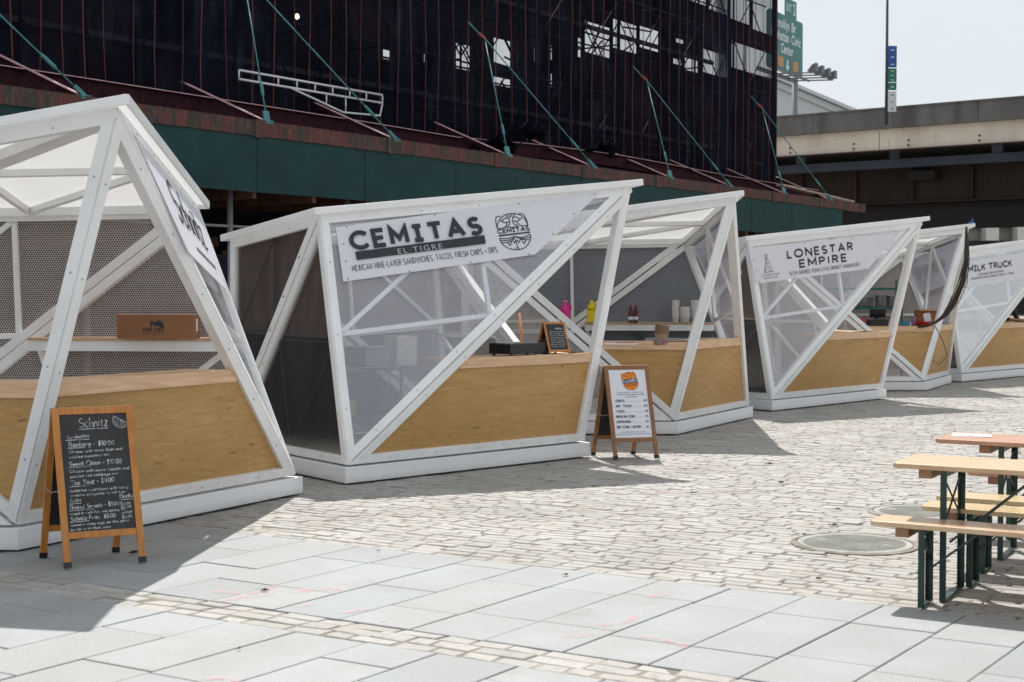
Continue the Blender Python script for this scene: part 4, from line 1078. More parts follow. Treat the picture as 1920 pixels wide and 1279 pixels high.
# white ladder truss on the netting
lad_m = M('white_aluminium', (.62, .64, .66), .4, .3)
sL, zL = fac_px(448, 140, D_NET - .3); sR, zR = fac_px(717, 186, D_NET - .3)
lt = thing('ladder_truss', 'white lattice ladder truss lying along the netting under a teal cable', 'ladder', fac(sL, D_NET - .3, zL))
m = MB()
for dz in (.07, -.07): m.tube([fac(sL, D_NET - .3, zL + dz), fac(sR, D_NET - .3, zR + dz)], .02, 6)
m.build('rail', lad_m, lt)
for i in range(9):
    u = i / 8; s = sL + (sR - sL) * u; z = zL + (zR - zL) * u
    MB().tube([fac(s, D_NET - .3, z - .07), fac(s, D_NET - .3, z + .07)], .015, 6).build('rung', lad_m, lt)
def lp_(u, dz): return fac(sL + (sR - sL) * u, D_NET - .3, zL + (zR - zL) * u + dz)
m = MB(); m.tube([lp_(.33, -.07), lp_(.70, -.34), lp_(.98, -.30), lp_(1.0, -.07)], .018, 6); m.tube([lp_(.58, -.25), lp_(.58, -.07)], .014, 6); m.tube([lp_(.72, -.34), lp_(.72, -.07)], .014, 6); m.build('truss_chord', lad_m, lt)

# sidewalk shed
fgreen = m_noise('green_plywood', (.003, .030, .033), (.006, .045, .046), 1.6, .6, (1, 1, 1), .05, spec=.25)
def rust_mat(name, a, b_, c, sp_=.2):
    m = M(name, a, .75, 0, sp_); t = NT(m); f = t.noise(t.mapping(t.coord(), (1.0, 1.0, .35)), 4.5, 6, .7); h = t.noise(t.mapping(t.coord(), (1, 1, .3)), 15, 5, .7)
    col = t.mix(t.ramp(f, [(.44, (0, 0, 0)), (.54, (1, 1, 1))]), a, b_); t.color(t.mix(t.math('MULTIPLY', t.ramp(h, [(.5, (0, 0, 0)), (.68, (1, 1, 1))]), .7), col, c)); t.bump(h, .2, .006); return m
rust = rust_mat('rusty_green_beam', (.115, .042, .037), (.050, .046, .040), (.18, .085, .07))
purple = rust_mat('primer_red_steel', (.030, .008, .013), (.040, .012, .017), (.055, .02, .026), .08)
pinks = m_noise('pale_primer', (.46, .255, .28), (.58, .37, .39), 5, .7)
SH0, SH1, D_F = 3.0, fac_px(1580, 395, 15.0)[0], 15.0
SHE = fac_px(1622, 402, 15.0)[0]
shed = thing('sidewalk_shed', 'long sidewalk shed with dark green plywood front and rusty top beam', 'scaffold shed', fac(20, D_F, 0))
s = SH0; i = 0
while s < SH1 - .1:
    e = min(s + 2.44, SH1)
    MB().box(fac((s + e) / 2, D_F + rn.uniform(0, .012), 3.53), (e - s - .012, .022, .82), (ES, EN, V((0, 0, 1)))).build('fascia_board', fgreen, shed); s = e
s = SH0
while s < SHE - .1:
    e = min(s + 3.05, SHE)
    m = MB(); m.box(fac((s + e) / 2, D_F - .02, 4.06), (e - s - .03, .012, .23), (ES, EN, V((0, 0, 1)))); m.box(fac((s + e) / 2, D_F + .04, 4.17), (e - s - .03, .14, .014), (ES, EN, V((0, 0, 1)))); m.box(fac((s + e) / 2, D_F + .04, 3.95), (e - s - .03, .14, .014), (ES, EN, V((0, 0, 1))))
    m.box(fac(s + .02, D_F - .035, 4.05), (.16, .02, .26), (ES, EN, V((0, 0, 1))))
    m.build('top_beam', rust, shed); s = e
# deck, joists, columns, hoarding
brownply = m_noise('shed_ceiling', (.07, .028, .016), (.14, .06, .034), 1.6, .7, (1, 6, 1))
MB().prism([fac(SH0, D_F + .03, 3.24), fac(SHE, D_F + .03, 3.24), fac(SHE, D_F + 3.2, 3.24), fac(SH0, D_F + 3.2, 3.24)], (0, 0, .05)).build('deck', brownply, shed)
s = SH0 + .5
while s < SH1:
    m = MB(); m.box(fac(s, D_F + 1.6, 3.13), (.08, 3.1, .2), (ES, EN, V((0, 0, 1)))); m.build('joist', brownply, shed)
    s += 1.3
greyp = M('grey_column', (.20, .185, .19), .55, .2)
for s in [fac_px(431, 380, D_F + .35)[0] + 2.62 * k for k in range(-2, 9)]:
    m = MB(); m.tube([fac(s, D_F + .35, 0), fac(s, D_F + .35, 3.2)], .045, 10); m.build('column', greyp, shed)
m = MB(); z = 2.62; m.tube([fac(SH0, D_F + .35, z), fac(SH1, D_F + .35, z)], .022, 8); m.build('cross_rail', greyp, shed)
m = MB()
for k in range(18): m.bar(fac(SH0 + 2 * k, D_F + 2.6, 2.2 + .06 * (k % 3)), fac(SH0 + 2 * k + 1.9, D_F + 2.6, 2.5 + .05 * (k % 2)), .05, .16)
m.build('ledger_board', brownply, shed)
navy = m_noise('navy_hoarding', (.006, .008, .017), (.012, .014, .026), 2, .6, spec=.15)
s = SH0
while s < SH1 + 2:
    MB().box(fac(s + 1.22, D_F + .9, 1.12), (2.42, .02, 2.2), (ES, EN, V((0, 0, 1)))).build('hoarding', navy, shed); s += 2.44
# roof of the shed: long steel beam, outriggers
zz = [4.45, 4.46, 4.45, 4.45, 4.44, 4.43, 4.40, 4.50, 4.54, 4.50, 4.44, 4.43, 4.42]
for k in range(12):
    a, b_ = 4 + 2.9 * k, 4 + 2.9 * (k + 1)
    m = MB(); p, q = fac(a, D_F + 1.0, zz[k]), fac(b_ - .015, D_F + 1.0, zz[k + 1])
    m.bar(p, q, .012, .24); m.bar(p + V((0, 0, .125)), q + V((0, 0, .125)), .14, .014); m.bar(p - V((0, 0, .125)), q - V((0, 0, .125)), .14, .014)
    m.build('long_beam', purple, shed)
m = MB()
for k in range(12):
    m.bar(fac(4 + 2.9 * k, D_F + 1.0 - .07, zz[k] + .134), fac(4 + 2.9 * (k + 1) - .02, D_F + 1.0 - .07, zz[k + 1] + .134), .03, .012)
m.build('beam_edge', pinks, shed)
LOW = [5.9, 9.1, 12.1, 15.45, 18.45, 21.75, 24.8, 28.1, 31.1, 34.3, 37.4]
for k, s in enumerate(LOW):
    if s > SHE - .3: continue
    p, q = fac(s, D_F + .05, 4.19), fac(s - .32, D_F + 1.5, 4.86)
    m = MB(); m.bar(p, q, .07, .014, (q - p).cross(ES)); m.build('outrigger', pinks, shed)
    m = MB(); m.bar(p - V((0, 0, .04)), q - V((0, 0, .05)), .014, .075); m.build('outrigger', purple, shed)
# pale timber laid on the far end of the shed roof
sT = fac_px(1462, 345, D_F + .6)[0]
m = MB(); m.bar(fac(sT, D_F + .6, fac_px(1462, 347, D_F + .6)[1]), fac(SHE - .6, D_F + .2, 4.23), .22, .05)
m.build('loose_timber', m_noise('pale_timber', (.34, .26, .21), (.44, .36, .31), 3, .7), shed)
# stay cables
teal = m_noise('teal_steel', (.035, .16, .17), (.06, .23, .24), 6, .5)
ANCH = [(9.7, 6.7, (9.1, 12.1)), (16.25, 6.65, (15.45, 18.45)), (22.8, 6.6, (21.75, 24.8)), (29.3, 6.57, (28.1, 31.1)), (35.7, 6.6, (34.3, 37.4))]
CL = {0: 'leftmost', 1: 'second', 2: 'third', 3: 'fourth', 4: 'rightmost'}
for k, (sa, za, lows) in enumerate(ANCH):
    for j, sl_ in enumerate(lows):
        sl2 = min(sl_, SHE - .35)
        p, q = fac(sa, D_NET - .2, za), fac(sl2, D_F + .03, 4.2)
        root = thing('stay_cable', ('steep ' if j == 0 else 'slanting ') + 'teal stay rod of the ' + CL[k] + ' pair, running from the netting to the shed edge', 'stay cable', q, 'teal stay rods holding the sidewalk shed')
        MB().tube([p, q], .012, 6).build('rod', teal, root)
        d = (p - q).normalized()
        MB().tube([q + d * .45, q + d * .49, q + d * .69, q + d * .73], [.012, .028, .028, .012], 8).build('turnbuckle', teal, root)
        m = MB(); m.bar(q - d * .02, q + d * .16, .09, .05); m.box(q - V((0, 0, .03)), (.16, .12, .05), (ES, EN, V((0, 0, 1)))); m.build('clevis', teal, root)
        if j == 0:
            m = MB(); a_ = p + (p - q).normalized() * 0; e = fac(sa - .10, D_NET - .12, za + .10); m.bar(p, e, .07, .05); m.build('anchor_plate', M('red_anchor', (.26, .05, .05), .6), root); MB().tube([e, fac(sa - .32, D_NET - .02, za + .30)], .016, 6).build('anchor_rod', teal, root)
# crumpled netting caught on the shed roof
def crumple(px, py, label, seed):
    c = at_plane(px, py, EN * (D_F + .9), EN); r_ = random.Random(seed); mb = MB(); N = 9
    for i in range(N):
        for j in range(5): mb.v.append(c + ES * ((i - N / 2) * .17) + EN * ((j - 2) * .12) + V((0, 0, -.12 * abs(i - N / 2) * .3 + r_.uniform(-.09, .12) - .05 * j + .1)))
    for i in range(N - 1):
        for j in range(4): mb.face((i * 5 + j, (i + 1) * 5 + j, (i + 1) * 5 + j + 1, i * 5 + j + 1), None, True)
    o = mb.build('loose_netting', M('loose_net', (.010, .012, .022), .8, 0, .05), None, c - V((0, 0, .25)), recalc=False)
    tag(o, label, 'netting', 'crumpled netting on the shed roof')
crumple(930, 268, 'crumpled dark netting bunched under the third pair of teal rods', 1)
crumple(985, 246, 'crumpled dark netting beside the bend of the long steel beam', 2)
crumple(1128, 276, 'crumpled dark netting right of the bent steel beam', 3)

# ------------------------------------------------------------------ elevated highway
OD = V((-.79, .613, 0)).normalized(); OB = V((.613, .79, 0)).normalized()     # along, and away from the camera
O0 = at_y(1457, 400, 70.0); O0.z = 0
def ov(t, d, z): return O0 + OD * t + OB * d + V((0, 0, z))
conc = m_noise('parapet_concrete', (.085, .08, .078), (.15, .142, .137), 1.2, .9, (1, 1, .2))
def girder_mat(name, a, b_, r1):
    m = M(name, a, .7, 0, .2); t = NT(m); c = t.coord(); f = t.noise(t.mapping(c, (.5, .5, .2)), 1.6, 5, .6); h = t.noise(t.mapping(c, (2, 2, .5)), 1.9, 6, .7)
    col = t.ramp(f, [(.35, a), (.65, b_)]); t.color(t.mix(t.ramp(h, [(.60, (0, 0, 0)), (.72, (1, 1, 1))]), col, r1)); return m
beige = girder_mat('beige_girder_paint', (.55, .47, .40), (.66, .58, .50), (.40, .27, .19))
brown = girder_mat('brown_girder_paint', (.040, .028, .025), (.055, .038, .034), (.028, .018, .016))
blueg = girder_mat('blue_grey_paint', (.075, .095, .145), (.11, .135, .19), (.07, .065, .075))
hw = thing('elevated_highway', 'elevated highway with grey concrete parapet and beige steel girder', 'overpass', ov(0, 0, 0))
T0_, T1_ = -46, 60
yz = lambda py: CAMH + (HOR - py) / F * 70.0
Ztop, Zpar, Zg, = yz(224), yz(258), yz(297)
AX = (OD, OB, V((0, 0, 1)))
def obox(name, mat, t0, t1, d0, d1, z0, z1, par=hw):
    return MB().box(ov((t0 + t1) / 2, (d0 + d1) / 2, (z0 + z1) / 2), (t1 - t0, d1 - d0, z1 - z0), AX).build(name, mat, par)
t = T0_
while t < T1_:
    obox('parapet', conc, t, t + 3.98, -.25, .15, Zpar, Ztop); t += 4.0
m = MB(); m.box(ov(7, -.05, Ztop + .04), (T1_ - T0_, .5, .08), AX); m.build('parapet_cap', conc, hw)
for a, b_ in ((T0_, -16.0), (-15.96, .32 - 5.6), (-5.24, 18.0), (18.04, T1_)):
    obox('girder', beige, a, b_, 0, .08, Zg, Zpar - .002)
m = MB(); m.box(ov(7, -.02, Zg + .02), (T1_ - T0_, .34, .05), AX); m.build('girder_flange', rust, hw)
m = MB()
for t in range(-40, 50, 3):
    for dz in (.2, .42): m.lathe(ov(t * 1.0 + .3 * (t % 2), -.012, Zg + dz), [(.05, 0), (.05, .03)], 8, False, (OD, V((0, 0, 1)), -OB))
m.build('rivet', rust, hw)
obox('road_deck', conc, T0_, T1_, .1, 22, Zg + .55, Zg + .9)
zb0, zb1 = CAMH + (HOR - 327) / F * 73, CAMH + (HOR - 312) / F * 73
obox('lower_beam', blueg, T0_, T1_, 2.9, 3.3, zb0, zb1)
for t in range(-40, 50, 5): obox('hanger', blueg, t, t + .5, 3.0, 3.2, zb1, Zg + .55)
zq0 = CAMH + (HOR - 388) / F * 75
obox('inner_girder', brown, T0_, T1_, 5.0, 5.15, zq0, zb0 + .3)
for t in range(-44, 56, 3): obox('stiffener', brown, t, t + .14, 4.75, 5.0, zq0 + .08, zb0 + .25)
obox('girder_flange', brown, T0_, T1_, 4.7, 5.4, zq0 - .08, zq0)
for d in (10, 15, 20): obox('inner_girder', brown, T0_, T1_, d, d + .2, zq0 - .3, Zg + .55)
obox('cross_girder', M('dark_steel', (.02, .018, .018), .8), T0_, T1_, 5.6, 6.2, zq0 - 1.35, zq0 - .08)
for t in (-30, -14, 14, 34): 
    obox('pier', M('pier_dark', (.05, .047, .045), .85, 0, .1), t, t + 1.4, 5.2, 6.8, 0, zq0 - 1.3)
for t in (-22, -5.6, 9): obox('bracket', M('dark_bracket', (.025, .022, .022), .8), t - .7, t + .7, 4.2, 5.0, zb0 - .55, zb0 - .1)

# lane sign on the highway
sg = thing('highway_sign', 'green overhead highway sign reading Brooklyn Br, Manhattan Civic Center', 'road sign', (16.3, 79.5, 0), None)
SD = V((.524, .852, 0)).normalized(); SN = V((SD.y, -SD.x, 0))
rt = at_y(1505, 100, 79.5); rt.z = 0
zt, zb = CAMH + (HOR - 48) / F * 79.5, CAMH + (HOR - 151) / F * 79.5
Wd = 5.3
def sp(u, z, d=0.0): return rt - SD * (Wd - u) + SN * d + V((0, 0, z))
sgreen = m_noise('sign_green', (.002, .135, .13), (.003, .155, .148), 1, .45)
swhite = M('sign_white', (.74, .76, .76), .5)
sg.location = (rt.x, rt.y, Ztop)
pts = []; r = .22
for cx, cz, a0 in ((Wd - r, zt - r, 0), (r, zt - r, 90), (r, zb + r, 180), (Wd - r, zb + r, 270)):
    for k in range(5):
        a = math.radians(a0 + 22.5 * k); pts.append(sp(cx + r * math.cos(a), cz + r * math.sin(a)))
MB().prism(pts, -SN * .06).build('sign_panel', sgreen, sg)
ex = MB().prism([sp(2.6, zt + .03), sp(4.3, zt + .03), sp(4.3, zt + .98), sp(2.6, zt + .98)], -SN * .05); ex.build('exit_panel', sgreen, sg)
spl = Plane(sp(0, zb), SD, SN); hh = zt - zb
m = MB()
letter(m, spl, 'Brooklyn', (1.2, hh * .76), (3.2, hh * .76), .50, bold=.02, space=1.1); letter(m, spl, 'Br', (3.55, hh * .76), (4.2, hh * .76), .50, bold=.02)
letter(m, spl, 'Manhattan', (.55, hh * .545), (3.15, hh * .545), .50, bold=.02, space=1.1); letter(m, spl, 'Civic', (3.55, hh * .545), (4.95, hh * .545), .50, bold=.02, space=1.1)
letter(m, spl, 'Center', (2.0, hh * .335), (3.8, hh * .335), .50, bold=.02, space=1.1)
letter(m, spl, 'EXIT', (2.72, hh + .30), (3.5, hh + .30), .40, bold=.01); letter(m, spl, '2', (3.8, hh + .22), (4.1, hh + .22), .6, bold=.02)
m.prism([spl.p(u, v, .004) for u, v in ((2.85, .72), (3.05, .72), (3.05, .40), (3.25, .40), (2.95, .12), (2.65, .40), (2.85, .40))], SN * .01)
m.build('lettering', swhite, sg)
m = MB()
for u in (1.55, 3.75): m.prism([spl.p(u, .25, .004), spl.p(u + .8, .25, .004), spl.p(u + .8, .78, .004), spl.p(u, .78, .004)], SN * .01)
m.build('orange_plate', M('faded_orange', (.55, .27, .10), .6), sg)
galv = M('galvanised', (.22, .22, .24), .5, .3)
MB().tube([sp(Wd - .1, 4.0, -.4), sp(Wd - .1, zb + .2, -.4)], .17, 14).build('post', galv, sg)
m = MB()
for k in range(4):
    q = sp(Wd - .4 - .0 * k, zb - .08 - .18 * k * 0, -.1 + .35 * k)
m.bar(sp(-.5, zb - .12, -.35), sp(Wd + .1, zb - .12, -.35), .12, .2); m.bar(sp(-.5, zb - .12, .35), sp(Wd + .1, zb - .12, .35), .08, .1)
m.build('cross_arm', galv, sg)
lmps = M('lamp_housing', (.14, .15, .17), .5, .2)
for k, u in enumerate((Wd - .25, Wd - 1.25, Wd - 2.3, Wd - 3.3)):
    MB().bar(sp(u, zb - .1, -.3), sp(u, zb - .22, 1.85), .07, .07).build('lamp_arm', galv, sg)
    c = sp(u, zb + .05, 1.75); mb = MB()
    mb.prism([c + SN * .18 + V((0, 0, -.16)), c - SN * .30 + V((0, 0, -.16)), c - SN * .05 + V((0, 0, .16)), c + SN * .18 + V((0, 0, .26))], SD * .42); mb.build('sign_lamp', lmps, sg)

# tall pole with small signs on the highway
pp = at_y(1662, 200, 65.0); pr = thing('sign_pole', 'tall thin pole with blue, green and white signs above the parapet', 'sign pole', (pp.x, pp.y, Zpar))
MB().tube([V((pp.x, pp.y, Zpar)), V((pp.x, pp.y, 17.5))], [.075, .045], 10).build('pole', M('dark_pole', (.06, .06, .07), .5, .3), pr)
z65 = lambda py: CAMH + (HOR - py) / F * 65.0
for (y0, y1, col, txt) in ((90, 130, (.012, .07, .30), ('HUDSON', 'RIVER', 'DR')), (131.5, 157, (.006, .14, .09), ('N', 'EXIT', '2')), (158, 172, (.006, .14, .09), ('2',)), (174, 212, (.52, .55, .58), ('QUEENS', 'BKLYN', 'MILE'))):
    x0, x1 = pp.x + .05, pp.x + .43
    sm2 = M('small_sign', col, .5)
    b = MB().prism([V((x0, pp.y - .08, z65(y1))), V((x1, pp.y - .08, z65(y1))), V((x1, pp.y - .08, z65(y0))), V((x0, pp.y - .08, z65(y0)))], (0, .02, 0)).build('sign_panel', sm2, pr); b['_org'] = tuple(pr.location)
    m = MB(); q = Plane(V((x0, pp.y - .081, z65(y1))), V((1, 0, 0)), V((0, -1, 0))); hgt = z65(y0) - z65(y1); n_ = 3 if len(txt) > 1 else 1
    for i in range(n_):
        yb = hgt * (1 - (i + .75) / n_); hx = hgt / n_ * .36
        stroke(m, q, [(.12, yb + hx / 2), (.26, yb + hx / 2)], hx * .32, .003)
    m.build('lettering', swhite if y0 < 170 else MAT['ink'], b)

# buildings beyond
wb = thing('warehouse', 'white corrugated warehouse with a low gable roof beyond the highway', 'building', (22, 121, 0))
def corr(name, a, b_):
    m = M(name, a, .6); t = NT(m); wv = t.new('ShaderNodeTexWave', bands_direction='X'); t.link(t.coord(), wv.inputs[0]); wv.inputs['Scale'].default_value = 1.4
    t.color(t.mix(t.math('MULTIPLY', wv.outputs[1], .35), a, b_)); t.bump(wv.outputs[1], .4, .05); return m
wm_ = corr('white_cladding', (.62, .66, .66), (.44, .48, .49)); 
zA, zB = CAMH + (HOR - 150) / F * 120, CAMH + (HOR - 214) / F * 120
xa, xb = (1446 - CX) / F * 120, (1592 - CX) / F * 120
MB().prism([V((xa - 9, 120, 0)), V((xb, 120, 0)), V((xb, 120, zB)), V((xa, 120, zA)), V((xa - 9, 120, zB + 1))], (0, 22, 0)).build('wall', wm_, wb)
m = MB()
for (p, q) in (((xa, zA), (xb + .3, zB)), ((xa, zA), (xa - 9, zB + 1))):
    m.bar(V((p[0], 131, p[1] + .12)), V((q[0], 131, q[1] + .12)), 23.5, .25); m.bar(V((p[0], 119.85, p[1] - .35)), V((q[0], 119.85, q[1] - .35)), .2, .5)
m.build('roof', M('roof_trim', (.60, .65, .66), .6), wb)
fb_ = thing('concrete_block', 'pale concrete building seen under the elevated highway', 'building', (34, 100, 0))
y100 = lambda py: CAMH + (HOR - py) / F * 100
pale = m_noise('pale_concrete', (.34, .32, .30), (.42, .40, .385), .8, .8)
MB().box(V((40, 102, y100(452) / 2)), (60, 4, y100(452)), None).build('wall', M('dark_base', (.03, .028, .028), .8), fb_)
MB().box(V((40, 102.2, (y100(452) + y100(424)) / 2)), (60, 3.6, y100(424) - y100(452)), None).build('wall', pale, fb_)
MB().box(V((40, 102, (y100(424) + y100(400)) / 2)), (60, 4.4, y100(400) - y100(424)), None).build('upper_wall', M('grey_band', (.035, .033, .032), .8, 0, .1), fb_)
for x in (28.2, 30.1, 33.4, 35.6): MB().box(V((x, 99.6, (y100(452) + y100(410)) / 2)), (.9, 1.2, y100(410) - y100(452))).build('column', D.materials.get('light_column') or m_noise('light_column', (.62, .62, .60), (.70, .70, .68), 1, .7), fb_)

# ------------------------------------------------------------------ things in and on the kiosks
def at_h(px, z, depth_py): return at_z(px, depth_py, z)
def lat(name, label, cat, c, parts, group=None, rz=0.0):
    """small turned thing: parts = [(name, material, profile)]"""
    root = thing(name, label, cat, c, group)
    for nm, mt, prof in parts: MB().lathe(c, prof, 18).build(nm, mt, root)
    return root
card = m_noise('cardboard', (.25, .105, .046), (.30, .135, .062), 2.5, .7, (1, 1, 1))
cardl = m_noise('cardboard_light', (.40, .22, .12), (.46, .26, .15), 2.5, .7)
# cardboard box with the cat emblem
ZS = 1.288
a = at_y(219, 632, 11.36); b_ = at_y(363, 631, 11.36); a.z = b_.z = ZS
L_ = b_.x - a.x; Hb = 44 / F * 11.36
bx = thing('cardboard_box', 'long brown cardboard box with black cat emblem on the shelf of the nearest kiosk', 'box', ((a.x + b_.x) / 2, 11.48, ZS))
cb = V(((a.x + b_.x) / 2, 11.48, ZS))
MB().box(cb + V((0, 0, Hb / 2)), (L_, .24, Hb)).build('carton', card, bx, bevel=.004)
for s in (-1, 1): MB().box(cb + V((s * L_ * .0, s * .061, Hb + .002)), (L_ - .004, .117, .003)).build('flap', cardl, bx)
MB().box(cb + V((L_ / 2 + .001, 0, Hb * .55)), (.002, .06, .10)).build('paper_label', paper_m, bx)
bp = Plane(V((a.x, 11.36, ZS)), V((1, 0, 0)), V((0, -1, 0)))
m = MB(); cx0 = L_ * .47
def cq(x, y): return (cx0 + (x - 820) / 9.6 / F * 11.36, (590 - y) / 9.6 / F * 11.36)
stroke_text(m, bp, 'TOM', cq(630, 465), cq(800, 465), .026, .0075, gap=.22, lift=.002)
stroke_text(m, bp, 'CAT', cq(855, 465), cq(1015, 465), .026, .0075, gap=.18, lift=.002)
stroke_text(m, bp, 'BAKERY', cq(650, 503), cq(1000, 503), .008, .0028, gap=.9, lift=.002)
stroke(m, bp, [cq(615, 522), cq(1040, 522)], .002, .002)
cat = [(772, 268), (800, 285), (825, 275), (838, 285), (865, 300), (900, 272), (940, 266), (985, 285), (1010, 325), (1015, 370), (1030, 405), (1005, 415), (985, 400), (965, 405), (935, 375), (900, 365), (870, 360), (858, 390), (840, 385), (845, 350), (820, 335), (800, 345), (800, 390), (782, 392), (780, 340), (770, 310)]
k = len(m.v); m.v += [bp.p(*cq(*q), .002) for q in cat]; m.face(range(k, k + len(cat)))
m.build('printed_emblem', MAT['ink'], bx)

# kiosk 2 counter
ZC = 1.046
C2, B2_ = p2['C'], p2['Br']; D2 = (B2_ - C2); D2.z = 0; D2.normalize(); N2 = V((-D2.y, D2.x, 0))
c = at_z(991, 667, ZC) + N2 * .13; AX2 = (D2, N2, V((0, 0, 1)))
gr = thing('tabletop_griddle', 'black rectangular griddle on short feet on the CEMITAS counter', 'griddle', c)
MB().box(c + V((0, 0, .068)), (.52, .30, .095), AX2).build('body', MAT['black'], gr, bevel=.006)
m = MB(); m.box(c + V((0, 0, .119)), (.50, .28, .006), AX2); m.build('plate', M('griddle_plate', (.10, .10, .11), .25, .6), gr)
for i in (-1, 1):
    for j in (-1, 1): MB().lathe(c + D2 * (.22 * i) + N2 * (.12 * j), [(.014, 0), (.014, .022)], 10).build('foot', MAT['black'], gr)
def words_small(root, pl, W, H):
    m = MB(); r_ = random.Random(8)
    stroke(m, pl, smooth_line([(.42 * W, .80 * H), (.50 * W, .85 * H), (.56 * W, .79 * H), (.64 * W, .85 * H), (.72 * W, .80 * H), (.84 * W, .84 * H)]), .005, .001)
    for i in range(8):
        y = H * (.70 - i * .082); x0 = W * r_.uniform(.06, .12)
        while x0 < W * .45: l = r_.uniform(.015, .04); stroke(m, pl, [(x0, y), (x0 + l, y + .002)], .0035, .001); x0 += l + .008
        x0 = W * .52
        while x0 < W * .85: l = r_.uniform(.015, .04); stroke(m, pl, [(x0, y), (x0 + l, y + .002)], .0035, .001); x0 += l + .008
    m.build('chalk_lettering', chalk, root)
def w_none(root, pl, W, H): words_small(root, pl, W, H)
fl, fr_ = at_z(1030, 666, ZC), at_z(1070, 665, ZC); bk = N2 * .20
c = (fl + fr_) / 2 + bk / 2
root = thing('sandwich_board', 'little chalkboard easel standing on the CEMITAS counter', 'sandwich board', c, 'sandwich boards by the kiosks')
_board(root, fl, fr_, fl + bk, fr_ + bk, .315, orange_wood, slate, w_none, False, .03, .5)
# broom, sink, prep table, bins in kiosk 2
q = at_y(974, 587, 14.9); br_ = thing('broom', 'broom with wooden handle leaning behind the CEMITAS counter', 'broom', (q.x + .10, 14.75, .16))
MB().tube([V((q.x + .10, 14.75, .32)), q], .014, 10).build('handle', m_noise('broom_wood', (.38, .15, .05), (.50, .22, .08), 5, .5), br_)
MB().box((q.x + .10, 14.75, .25), (.26, .05, .16)).build('bristle_head', M('bristles', (.20, .14, .06), .9), br_, bevel=.01)
q = at_y(925, 668, 14.35); sk = thing('hand_sink', 'small steel hand sink with gooseneck tap behind the CEMITAS counter', 'sink', (q.x, 14.35, .16))
MB().box((q.x, 14.35, .93), (.40, .34, .16)).build('basin', MAT['steel'], sk, bevel=.01)
for i in (-1, 1):
    for j in (-1, 1): MB().bar((q.x + .17 * i, 14.35 + .14 * j, .16), (q.x + .17 * i, 14.35 + .14 * j, .86), .03, .03).build('leg', MAT['steel'], sk)
m = MB(); z0 = 1.01; m.tube([V((q.x + .03, 14.45, z0)), V((q.x + .03, 14.45, z0 + .14))] + [V((q.x - .02 + .05 * math.cos(t_), 14.45 - .02 * math.sin(t_), z0 + .14 + .055 * math.sin(t_))) for t_ in (.3, .9, 1.57, 2.2, 2.8)] + [V((q.x - .07, 14.43, z0 + .10))], .011, 8); m.build('tap', MAT['chrome'], sk)
def prep_table(label, c, L, W, H, ax, par=None):
    X, Y = ax; root = thing('prep_table', label, 'table', (c.x, c.y, .155), 'steel prep tables in the kiosks'); A = (X, Y, V((0, 0, 1)))
    MB().box(V((c.x, c.y, H - .02)), (L, W, .04), A).build('table_top', MAT['steel'], root, bevel=.004)
    MB().box(V((c.x, c.y, .40)), (L - .08, W - .08, .025), A).build('under_shelf', MAT['steel'], root)
    for i in (-1, 1):
        for j in (-1, 1):
            p = V((c.x, c.y, 0)) + X * (i * (L / 2 - .05)) + Y * (j * (W / 2 - .05)); MB().tube([V((p.x, p.y, .157)), V((p.x, p.y, H - .04))], .02, 8).build('leg', MAT['steel'], root)
    return root
bk2 = (p2['B2'] + p2['B3']) / 2; bk2.z = 0
prep_table('steel prep table along the back wall behind the CEMITAS banner', bk2 - N2 * .48 - D2 * .15, 1.5, .5, .90, (D2, N2))
def crate(label, c, sz, mat, ax, group=None, cat='box', name='storage_box'):
    root = thing(name, label, cat, c, group); A = (ax[0], ax[1], V((0, 0, 1)))
    MB().box(c + V((0, 0, sz[2] * .46)), (sz[0] * .96, sz[1] * .96, sz[2] * .92), A).build('bin', mat, root, bevel=.008)
    MB().box(c + V((0, 0, sz[2] * .95)), (sz[0], sz[1], sz[2] * .08), A).build('lid', mat, root, bevel=.004)
    return root
wp = M('white_plastic', (.72, .72, .71), .4); bluep = M('blue_plastic', (.05, .16, .42), .45); redp = M('red_plastic', (.48, .018, .022), .4)
tb = bk2 - N2 * .48 - D2 * .15; tb.z = .901
crate('white lidded storage box at the right end of the steel table behind the CEMITAS banner', tb + D2 * .52, (.28, .24, .30), wp, (D2, N2), 'storage boxes on the steel table')
crate('pale grey storage box in the middle of the steel table behind the CEMITAS banner', tb + D2 * .12, (.34, .30, .20), M('grey_plastic', (.40, .40, .42), .5), (D2, N2), 'storage boxes on the steel table')
crate('blue storage box at the left end of the steel table behind the CEMITAS banner', tb - D2 * .48, (.36, .26, .14), bluep, (D2, N2), 'storage boxes on the steel table')
tb2 = V((tb.x, tb.y, .413))
crate('cream carton on the lower shelf of the steel table behind the CEMITAS banner', tb2 - D2 * .35, (.40, .30, .16), M('cream_card', (.62, .54, .40), .7), (D2, N2), 'storage boxes on the steel table')

